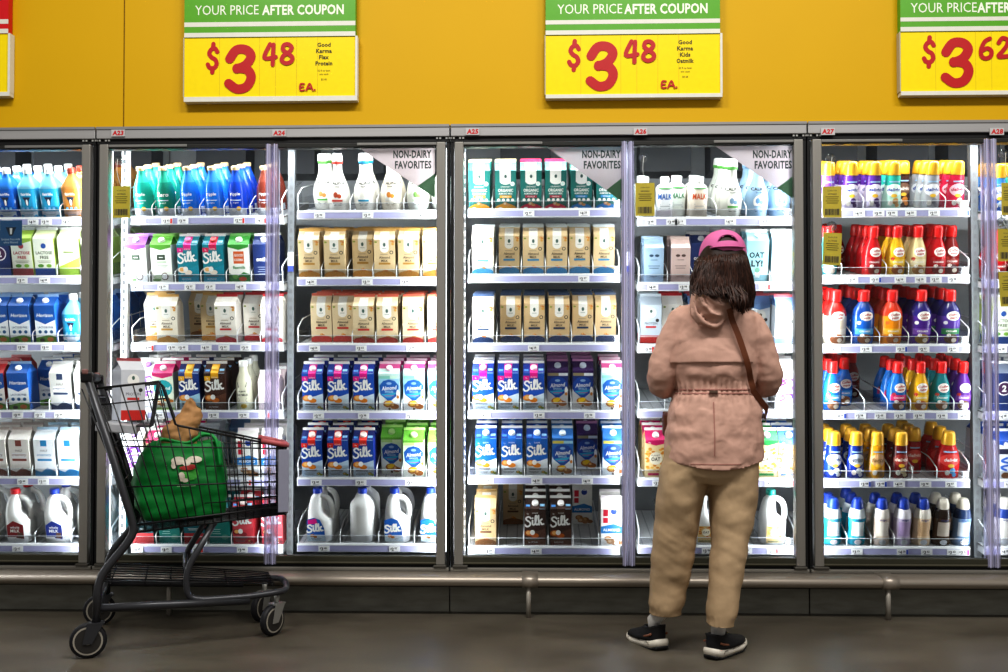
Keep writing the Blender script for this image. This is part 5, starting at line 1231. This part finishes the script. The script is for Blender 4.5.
def cloth(h, sc=16., bump=.5, var=.08):
    m = M(h, .7, var=var, scale=70, spec=.2); nt = m.node_tree; b = nt.nodes['Principled BSDF']
    tc = nt.nodes.new('ShaderNodeTexCoord'); mp = nt.nodes.new('ShaderNodeMapping'); mp.inputs['Rotation'].default_value = (.3, .5, .2); mp.inputs['Scale'].default_value = (1, 1, 1.9)
    n = nt.nodes.new('ShaderNodeTexNoise'); n.noise_type = 'RIDGED_MULTIFRACTAL'; n.inputs['Scale'].default_value = sc; n.inputs['Detail'].default_value = 4; n.inputs['Distortion'].default_value = .5
    bp = nt.nodes.new('ShaderNodeBump'); bp.inputs['Strength'].default_value = bump; bp.inputs['Distance'].default_value = .006
    nt.links.new(tc.outputs['Object'], mp.inputs[0]); nt.links.new(mp.outputs[0], n.inputs['Vector']); nt.links.new(n.outputs['Fac'], bp.inputs['Height']); nt.links.new(bp.outputs['Normal'], b.inputs['Normal']); return m
JK = cloth('c29c8d', 12, .7)
def jac_torso(m):
    hem = lambda a: -.045*abs(math.sin(a))**1.5
    rows = [(298,699,737,.058),(304,690,744,.074),(309,682,751,.088),(317,675,757,.100),(333,671,759,.114),(355,671,757,.120),(375,673,755,.118),(386,676,753,.110),(391,677,753,.108),(397,673,756,.114),(412,669,760,.126),(432,666,762,.134),(446,665,763,.136),(456,664.5,763.5,.137)]
    rg = [pr(y, a, b, d, n=64, dz=(hem if y == 456 else ((lambda q: hem(q)*.5) if y == 446 else None))) for y, a, b, d in rows]
    m.loft(densify(rg, 3), JK)
m = MB(); jac_torso(m)
for sh_, el_, wr_, s in ((shL, elL, wrL, -1), (shR, elR, wrR, 1)):
    pts = [sh_+Vector((-s*.05, 0, .0)), sh_+Vector((0, 0, -.006)), sh_.lerp(el_, .5)+Vector((s*.010, -.012, .01)), el_+Vector((s*.004, -.006, .014)), el_.lerp(wr_, .35)+Vector((0, 0, -.004)), el_.lerp(wr_, .7), wr_]
    t = tube_rings(pts, [.055, .062, .058, .055, .054, .047, .036]); m.add(t.v, t.f, JK)
jm = remesh_union('jacket', m, .0052, 3)
ZW = P(715, 391, YP).z; XC = P(715, 391, YP).x; ZYK = P(715, 362, YP).z
def jfold(c):
    ang = math.atan2(c.y-YP, c.x-XC); dz = c.z-ZW
    torso = 1 if abs(c.x-XC) < .155 else 0
    k = 0
    if torso: k += .75*math.sin(ang*34+3*noise.noise(c*9))*math.exp(-(dz/.032)**2)+.45*math.sin(ang*15+4*noise.noise(c*6))*math.exp(-((dz+.06)/.07)**2)
    k += .9*noise.noise(Vector((c.x*7+c.z*7, c.y*6, c.z*17-c.x*6)))+.5*noise.noise(Vector((c.x*11-c.z*10, c.y*9, c.z*24+c.x*9)))
    if not torso: k = k*.45+.35*noise.noise(Vector((c.x*9+c.z*14, c.y*10, c.z*34-c.x*10)))
    return k
crumple(jm, .0056, 15, 1, jfold)
jacket = pbuild('jacket', setmat(jm, JK))
jbv = BVHTree.FromPolygons([v.co for v in jm.vertices], [tuple(p.vertices) for p in jm.polygons])
def on_back(x, z, e=.004):
    h = jbv.ray_cast(Vector((x, -2, z)), Vector((0, 1, 0))); return Vector((x, (h[0].y if h[0] else YP-.1)-e, z))
def drape(name, px_rows, mat, e, par, nx=28):
    """strip of cloth laid on the jacket back; px_rows = [(y, xl, xr, lift)]"""
    m = MB(); vs_ = []
    for y, xl, xr, lf in px_rows:
        for i in range(nx+1):
            p = P(xl+(xr-xl)*i/nx, y, YP-.11); vs_.append(on_back(p.x, p.z, e*lf))
    fs_ = [(j*(nx+1)+i, j*(nx+1)+i+1, (j+1)*(nx+1)+i+1, (j+1)*(nx+1)+i) for j in range(len(px_rows)-1) for i in range(nx)]
    m.add(vs_, fs_, mat, True); o = link(name, m.mesh(name), par); return o
yk = [(338, 684, 745, .05), (344, 678, 750, .5), (350, 674, 753, .85), (356, 672.5, 754, 1), (361, 672, 754.5, 1.25), (362.6, 672, 754.5, 1.3), (363.2, 672, 754.5, .1)]
drape('back_flap', yk, JK, .006, jacket)
JD = M('a06f64', .65, var=.06, scale=60)
for y in (389.6, 393.4): drape('waist_channel', [(y-.9, 679, 752, .2), (y, 679, 752, 1), (y+.9, 679, 752, .2)], JD, .004, jacket, 40)
drape('hem_stitching', [(464-.5, 690, 740, .6), (464, 690, 740, 1), (464.5, 690, 740, .6)], JD, .002, jacket)
drape('centre_seam', [(402+6*i, 712.6, 713.6, 1) for i in range(10)], JD, .0025, jacket, 2)
m = MB(); q = P(714, 392, YP-.11); q = on_back(q.x, q.z, .006); m.box((q.x-.018, q.y-.004, q.z-.006), (q.x+.012, q.y+.002, q.z+.005), M('5e4a3e', .4, .3), .002); link('drawcord_toggle', m.mesh('drawcord_toggle'), jacket)
# hood
m = MB(); Yh = YP-.075
rows = [(289,697,733,.024,.055),(294,692,733,.050,.030),(300,690.5,733,.068,.010),(308,689.5,732,.074,.002),(316,690.5,730.5,.070,.004),(324,696,726.5,.056,.012),(329.5,703,720,.034,.022),(332,708,716,.014,.034)]
m.loft(densify([pr(y, a, b, d, Yh+o, 40, 2.4) for y, a, b, d, o in rows], 3), JK)
def hood_fold(pts, r):
    q = smooth_path([P(x, y, Yh+o) for x, y, o in pts], 5); m.tube(q, _interp([r*.4, r, r, r*.4], len(q)), JK, 8)
hood_fold([(694,300,-.060),(696,312,-.068),(704,322,-.060),(716,326,-.048),(724,320,-.052)], .008)
hood_fold([(697,294,-.05),(703,303,-.072),(712,313,-.072),(722,316,-.062)], .006)
hood_fold([(704,293,-.052),(712,300,-.072),(722,305,-.070),(729,303,-.055)], .006)
hood_fold([(691,306,-.050),(693,316,-.058),(700,325,-.048)], .006)
hm = remesh_union('hood', m, .005, 2); crumple(hm, .005, 22, 8, lambda c: .6*noise.noise(Vector((c.x*20+c.z*22, c.y*12, c.z*30-c.x*16)))); setmat(hm, JK); link('hood', hm, jacket)

# ---- trousers
KH = cloth('b39a7b', 6, .6)
m = MB()
m.loft(densify([pr(y, a, b, d) for y, a, b, d in ((425,674,756,.108),(445,666,760,.118),(462,661.5,757.5,.122),(474,660,757,.118),(482,661,756.5,.100))], 3), KH)
L_ = [(462,662,711,.105,0),(476,659.5,710,.108,0),(490,657.5,706,.104,.004),(505,655.5,702,.100,.012),(522,654,698.5,.094,.022),(540,652.3,696,.088,.032),(560,651,692.5,.084,.040),(585,650.2,688,.078,.048),(606,649.5,684,.074,.052),(612.5,650,682,.068,.054)]
R_ = [(462,707,757,.105,0),(476,707,757,.108,0),(490,707.5,756.5,.104,-.004),(505,709,755.5,.100,-.010),(522,710.5,752.5,.094,-.018),(540,711.5,749,.088,-.028),(560,710.5,745,.084,-.038),(585,708.7,740.5,.078,-.048),(612,707,736,.074,-.058),(623.5,707,733.5,.068,-.064)]
for T_ in (L_, R_): m.loft(densify([pr(y, a, b, d, YP+o, 44) for y, a, b, d, o in T_+[(T_[-1][0]+5, T_[-1][1], T_[-1][2], T_[-1][3], T_[-1][4])]], 4), KH)
tm = remesh_union('trousers', m, .0052, 3); ZC = P(705, 480, YP).z
def tfold(c):
    k = 1.0*noise.noise(Vector((c.x*9-c.z*4, c.y*6, c.z*15+c.x*9)))+.6*noise.noise(Vector((c.x*14+c.z*9, c.y*8, c.z*22-c.x*12)))
    k += .5*noise.noise(Vector((c.x*26, c.y*20, c.z*7)))
    zk = P(705, 545, YP).z; k += .7*math.exp(-((c.z-zk)/.09)**2)*noise.noise(Vector((c.x*10, c.y*10, c.z*34+c.x*20)))
    return k
crumple(tm, .0044, 9, 4, tfold); hemL, hemR, midx = P(666, 613, YP+.054).z, P(720, 623.5, YP-.064).z, P(702, 600, YP).x
for v in tm.vertices:
    hz_ = hemL if v.co.x < midx else hemR; dz_ = v.co.z-hz_
    if 0 <= dz_ < .035: ax = P(666, 613, YP+.054).x if v.co.x < midx else P(720, 623, YP-.06).x; v.co.x += (ax-v.co.x)*.10*math.sin(dz_/.035*math.pi)*.6+.0012*math.sin(v.co.x*420)
    v.co.z = max(v.co.z, hz_)
pbuild('trousers', setmat(tm, KH))
# ---- socks and shoes
SOCK = M('d4d2cf', .8, var=.06, scale=120)
for an, hl, td, hc in ((anL, heelL, toeLd, P(662.5, 611, YP+.05)), (anR, heelR, toeRd, P(719.5, 621, YP-.066))):
    m = MB(); b = hl+td*.045+Vector((0, 0, .05)); m.tube([b, an+Vector((0, 0, -.01)), hc], [.022, .0265, .0275], SOCK, 18); pbuild('sock', m.mesh('sock'))
def shoe(hl, td, pitch, mirror):
    # local x heel -> toe; lofts along x
    e = empty('shoe'); e.parent = person; e.matrix_parent_inverse = Matrix.Translation((-pel.x, -YP, 0))
    e.location = hl; e.rotation_euler = (0, pitch, math.atan2(td.y, td.x))
    st = [(-.012,.018,.0),(-.004,.030,.0),(.02,.036,.0),(.06,.037,.004),(.11,.037,.006),(.16,.044,.003),(.20,.042,-.002),(.225,.031,-.004),(.238,.014,-.006)]
    def sec(x, w, o, z0, z1, gr=1.0):
        return [(x, (o*mirror)-w*.92, z0), (x, (o*mirror)-w*gr, (z0+z1)/2), (x, (o*mirror)-w*.95, z1), (x, (o*mirror)+w*.95, z1), (x, (o*mirror)+w*gr, (z0+z1)/2), (x, (o*mirror)+w*.92, z0)]
    def zl(x): return max(0, (x-.17)*.22)**1.0*(1 if x > .17 else 0)+max(0, (.015-x)*.35)
    MID = M('d8d2c6', .5); OUT = M('161618', .6); UP = M('1a1a1d', .75, var=.2, scale=160); ACC = M('8a5a44', .5)
    m = MB(); m.loft(densify([sec(x, w, o, .008+zl(x), .029+.009*max(0, (.08-x)/.09)+zl(x)*.6, 1.04) for x, w, o in st], 2), MID)
    pts = [(.022,.004),(.04,.012),(.07,.004),(.12,.016),(.18,.010)]
    for s in (-1, 1): m.tube(smooth_path([(x, s*.0385+(.003 if x > .09 else 0)*s, .018+q) for x, q in pts], 4), .0022, M('9a948a', .6), 5)
    m.build('midsole', e)
    m = MB(); m.loft(densify([sec(x, w*.97, o, zl(x), .009+zl(x)) for x, w, o in st], 2), OUT); m.box((-.010, -.028, .004), (.03, .028, .017), OUT, .004); m.build('outsole', e)
    m = MB(); n = 26
    rows = [(.034,-.008,.226,.040),(.048,-.012,.222,.040),(.060,-.014,.205,.037),(.072,-.014,.165,.034),(.084,-.015,.130,.033),(.096,-.017,.100,.032),(.106,-.019,.090,.031),(.102,-.014,.084,.027),(.07,-.006,.10,.026)]
    rings = []
    for z, xa, xb, w in rows:
        r_ = []; z = .034+(z-.034)*.72
        for k in range(n):
            a = 2*math.pi*k/n; cx_ = (xa+xb)/2; rx = (xb-xa)/2; x = cx_+rx*math.cos(a); wl = w*(1.0+.14*math.sin((x-xa)/(xb-xa)*math.pi-.4 if xb > .15 else 0))
            hz = .016*max(0, -math.cos(a)-.3) if z > .066 else 0
            r_.append((x, mirror*.002+wl*math.copysign(abs(math.sin(a))**.62, math.sin(a)), z+hz))
        rings.append(r_)
    m.loft(rings, UP); m.build('upper', e)
    m = MB()
    for s in (-1, 1):
        m.tube(smooth_path([(.010, s*.0335, .060), (.035, s*.0365, .052), (.07, s*.038, .046), (.10, s*.038, .055)], 4), .0045, ACC, 6); m.tube([(.10, s*.034, .056), (.115, s*.022, .062)], .002, M('cfcac2', .6), 5)
    m.build('accent_stripe', e)
    m = MB()
    for i in range(5): x = .095+i*.016; m.tube(smooth_path([(x, -.022, .070-i*.005), (x+.004, 0, .076-i*.0055), (x, .022, .070-i*.005)], 4), .0025, M('2c2c30', .7), 6)
    m.build('laces', e)
shoe(heelL, toeLd, math.radians(5), 1); shoe(heelR, toeRd, 0, -1)
# ---- hair
HAIR = M('281711', .5, var=.45, scale=70, spec=.25); HAIR2 = M('3a2117', .48, var=.3, scale=60, spec=.3)
m = MB()
rows = [(234,717,727,.03),(237,709,736,.062),(243,704,741.5,.076),(250,701.5,744,.086),(256,699.5,746,.094),(262,697.5,748,.100),(274,693,751.5,.10),(286,689.5,754.5,.098),(297,690,755,.09),(304,700,753,.075),(310,716,748,.055)]
Yk = headc.y-.008
m.loft(densify([pr(y, a, b, d, Yk-.012, 48, 2.2) for y, a, b, d in rows], 3), HAIR)
hb = m.mesh('hair_base'); rr = random.Random(3)
m = MB(); m.add([v.co for v in hb.vertices], [tuple(p.vertices) for p in hb.polygons], HAIR, True)
hbv = BVHTree.FromPolygons([v.co for v in hb.vertices], [tuple(p.vertices) for p in hb.polygons])
xc = P(722, 262, Yk).x
def lerp_row(y):
    R0 = [(250,702,744),(262,697,749),(274,692,752),(286,688,755.5),(297,687,757),(305,692,756),(312,700,752),(320,712,742)]
    for a, b in zip(R0, R0[1:]):
        if y <= b[0]: t = max(0, (y-a[0])/(b[0]-a[0])); return a[1]+(b[1]-a[1])*t, a[2]+(b[2]-a[2])*t
    return R0[-1][1:]
for i in range(430):
    f = rr.random(); y0 = rr.uniform(254.5, 264)
    if f < .30: yend = rr.uniform(286, 299)
    elif f < .52: yend = rr.uniform(288, 303)
    else: yend = rr.uniform(298, 318-14*abs(f-.72)*2.2)
    pts = []; N = 7
    for k in range(N):
        y = y0+(yend-y0)*k/(N-1); xl, xr = lerp_row(y); px = xl+(xr-xl)*(f*.98+.01)+1.2*math.sin(k*1.1+i)+(.8*rr.uniform(-1, 1))
        if y > 300: px = min(max(px, 690), 756)
        p = P(px, y, Yk-.09); h = hbv.ray_cast(Vector((p.x, -2, p.z)), Vector((0, 1, 0)))
        yy = h[0].y if h[0] else (pts[-1].y if pts else Yk-.04)
        hj = jbv.ray_cast(Vector((p.x, -2, p.z)), Vector((0, 1, 0)))
        if y > 296 and hj[0]: yy = min(yy, hj[0].y-.010)
        if y > 262 and px < 742:
            q = min(1, (y-262)/32); q = q*q*(3-2*q); q *= min(1, max(0, (742-px)/12)); yy = min(yy, Yk-.100-.022*q if y < 296 else Yh-.087)
        pts.append(Vector((p.x, yy-rr.uniform(.001, .009), p.z)))
    m.tube(pts, _interp([.0030, .0050, .0045, .0012], N), HAIR2 if rr.random() < .4 else HAIR, 5)
pbuild('hair', m.mesh('hair'))
# ---- cap
CAPM = M('c9699c', .65, var=.06, scale=90, spec=.25)
cc = P(722.6, 254.5, headc.y-.005); zt = P(722, 230.8, headc.y).z; rx = (P(746.2, 256, headc.y).x-P(699.2, 256, headc.y).x)/2; hz = zt-cc.z; ry = .108
m = MB(); vs_ = []; NT, NP = 64, 16; ids = {}
for j in range(NP+1):
    ph = math.pi/2*j/NP
    for i in range(NT):
        a = 2*math.pi*i/NT; s = math.cos(ph)**.82; vs_.append((cc.x+rx*s*math.cos(a), cc.y+ry*s*math.sin(a), cc.z+hz*math.sin(ph)**.95-.014*(1-j/NP)**2*abs(math.cos(a))**1.5))
fs_ = []
for j in range(NP):
    for i in range(NT):
        a = 2*math.pi*(i+.5)/NT; da = (a-1.5*math.pi); x = da/.42; zz_ = (j+.5)/NP
        if abs(x) < 1 and .24 < zz_ < .24+.20*math.sqrt(1-x*x): continue
        fs_.append((j*NT+i, j*NT+(i+1) % NT, (j+1)*NT+(i+1) % NT, (j+1)*NT+i))
m.add(vs_, fs_, CAPM, True); m.tube([(cc.x, cc.y, zt-.001), (cc.x, cc.y, zt+.004)], .007, CAPM, 12)
# rolled edge of the opening, and closure strap
ar = []
for k in range(13):
    x = -1+2*k/12; a = 1.5*math.pi+x*.43; zz_ = .24+.21*math.sqrt(max(0, 1-x*x)); ph = math.pi/2*zz_; s = math.cos(ph)**.82; ar.append((cc.x+(rx+.001)*s*math.cos(a), cc.y+(ry+.001)*s*math.sin(a), cc.z+hz*math.sin(ph)**.95))
m.tube(ar, .0028, M('a85080', .6), 6)
cap_ = pbuild('cap', m.mesh('cap'))
m = MB(); st_ = []
for k in range(17):
    a = 1.5*math.pi-.72+1.44*k/16; st_.append((cc.x+(rx+.002)*math.cos(a), cc.y+(ry+.003)*math.sin(a), cc.z+.012))
m.tube(st_, .0085, M('b85c8c', .6), 8, flat=.35); link('closure_strap', m.mesh('closure_strap'), cap_)
m = MB(); vs_ = []; nb = 20
for j in range(5):
    for k in range(nb+1):
        a = math.pi*(.14+.72*k/nb); r_ = j/4; vs_.append((cc.x+(rx*1.0)*math.cos(a)*(1+.05*r_), cc.y+ry*math.sin(a)+r_*.075*math.sin(a)**.6, cc.z+.004-.012*r_-.02*abs(math.cos(a))**2*r_))
m.add(vs_, [(j*(nb+1)+k, j*(nb+1)+k+1, (j+1)*(nb+1)+k+1, (j+1)*(nb+1)+k) for j in range(4) for k in range(nb)], CAPM, True); link('brim', m.mesh('brim'), cap_)
# ---- crossbody bag carried by the shopper
BRN = M('6e3f28', .5, var=.1, scale=50)
m = MB(); sp_ = []
for k in range(21):
    t = k/20; px = 726+(754.5-726)*t+1.5*math.sin(t*math.pi); y = 310+(391-310)*t; p = P(px, y, YP-.1); q = on_back(p.x, p.z, .019)
    if y < 332: q.y = min(q.y, Yh-.078+max(0, (y-312)*.003))
    sp_.append(q)
sideR = P(757, 400, YP)
loop = sp_+[Vector((sideR.x+.020, YP-.06, sideR.z-.03)), Vector((sideR.x+.040, YP+.03, sideR.z-.06)), Vector((sideR.x+.0, YP+.165, sideR.z-.06)), P(725, 425, YP+.185), P(676, 424, YP+.185)]
vs_ = []
for i, p in enumerate(loop):
    a = loop[max(0, i-1)]; b = loop[min(len(loop)-1, i+1)]; t = (b-a).normalized(); nrm = Vector((0, -1, 0)) if i < 22 else Vector((1, 0, 0)); w = t.cross(nrm).normalized()*.0105
    vs_ += [p-w, p+w]
cb = empty('crossbody_bag', P(672, 428, YP+.185)); tag(cb, 'brown crossbody bag strapped across the shopper in rose jacket', 'bag')
m.add(vs_, [(2*i, 2*i+1, 2*i+3, 2*i+2) for i in range(len(loop)-1)], BRN, True)
o = link('strap', m.mesh('strap'), cb); o.matrix_parent_inverse = Matrix.Translation(-cb.location)
m = MB(); a = P(663.3, 437, YP+.185); b = P(702, 412, YP+.185); m.box((a.x, YP+.172, a.z), (b.x, YP+.225, b.z), BRN, .014); o = m.build('pouch', cb); o.matrix_parent_inverse = Matrix.Translation(-cb.location)
m = MB(); m.box((a.x+.004, YP+.222, (a.z+b.z)/2-.01), (b.x-.004, YP+.232, b.z+.002), M('5c3320', .5), .004); o = m.build('flap', cb); o.matrix_parent_inverse = Matrix.Translation(-cb.location)
# ================================================================ light
def area(name, loc, rot, sx, sy, power, col=(1, 1, 1), spread=None):
    l = bpy.data.lights.new(name, 'AREA'); l.shape = 'RECTANGLE'; l.size = sx; l.size_y = sy; l.energy = power; l.color = col
    if spread: l.spread = spread
    o = bpy.data.objects.new(name, l); COL.objects.link(o); o.location = loc; o.rotation_euler = rot; return o
LED = 13.0
for b in range(5):
    for dx, ang in ((-.035, 58), (.035, -58)):
        if b == 0 and dx < 0 or b == 4 and dx > 0: pass
        x = EDGE[b]+dx
        area('cooler_led_and_fill', (x, .05, 1.10), (math.pi/2, 0, math.radians(ang)), .03, 1.9, LED, (.93, .97, 1))
for b in range(4):
    x = (EDGE[b]+EDGE[b+1])/2
    for dx, ang in ((-.03, 28), (.03, -28)):
        area('cooler_led_and_fill', (x+dx, .05, 1.10), (math.pi/2, 0, math.radians(ang)), .03, 1.9, LED*.16, (.93, .97, 1))  # weak fill lamps added at mid-bank, where the cooler has no LED strip
    area('cooler_top_led', (x, .07, 2.07), (math.radians(35), 0, 0), 1.4, .03, LED*.65, (.93, .97, 1))
area('ceiling_fixture', (-1.6, -2.6, 4.6), (0, 0, 0), 1.2, .5, 100, (1, .97, .92))
area('ceiling_fixture', (.6, -2.6, 4.6), (0, 0, 0), 1.2, .5, 100, (1, .97, .92))
area('ceiling_fixture', (2.6, -2.6, 4.6), (0, 0, 0), 1.2, .5, 75, (1, .97, .92))
w = bpy.data.worlds.new('store_ambient'); scene.world = w; w.use_nodes = True
w.node_tree.nodes['Background'].inputs[0].default_value = (.9, .87, .83, 1); w.node_tree.nodes['Background'].inputs[1].default_value = .36
scene.view_settings.view_transform = 'Standard'; scene.view_settings.look = 'Medium High Contrast'; scene.view_settings.exposure = 0
scene.cycles.max_bounces = 8; scene.cycles.transparent_max_bounces = 16; scene.cycles.diffuse_bounces = 3; scene.cycles.glossy_bounces = 3
scene.cycles.caustics_reflective = False; scene.cycles.caustics_refractive = False; scene.cycles.sample_clamp_indirect = 4
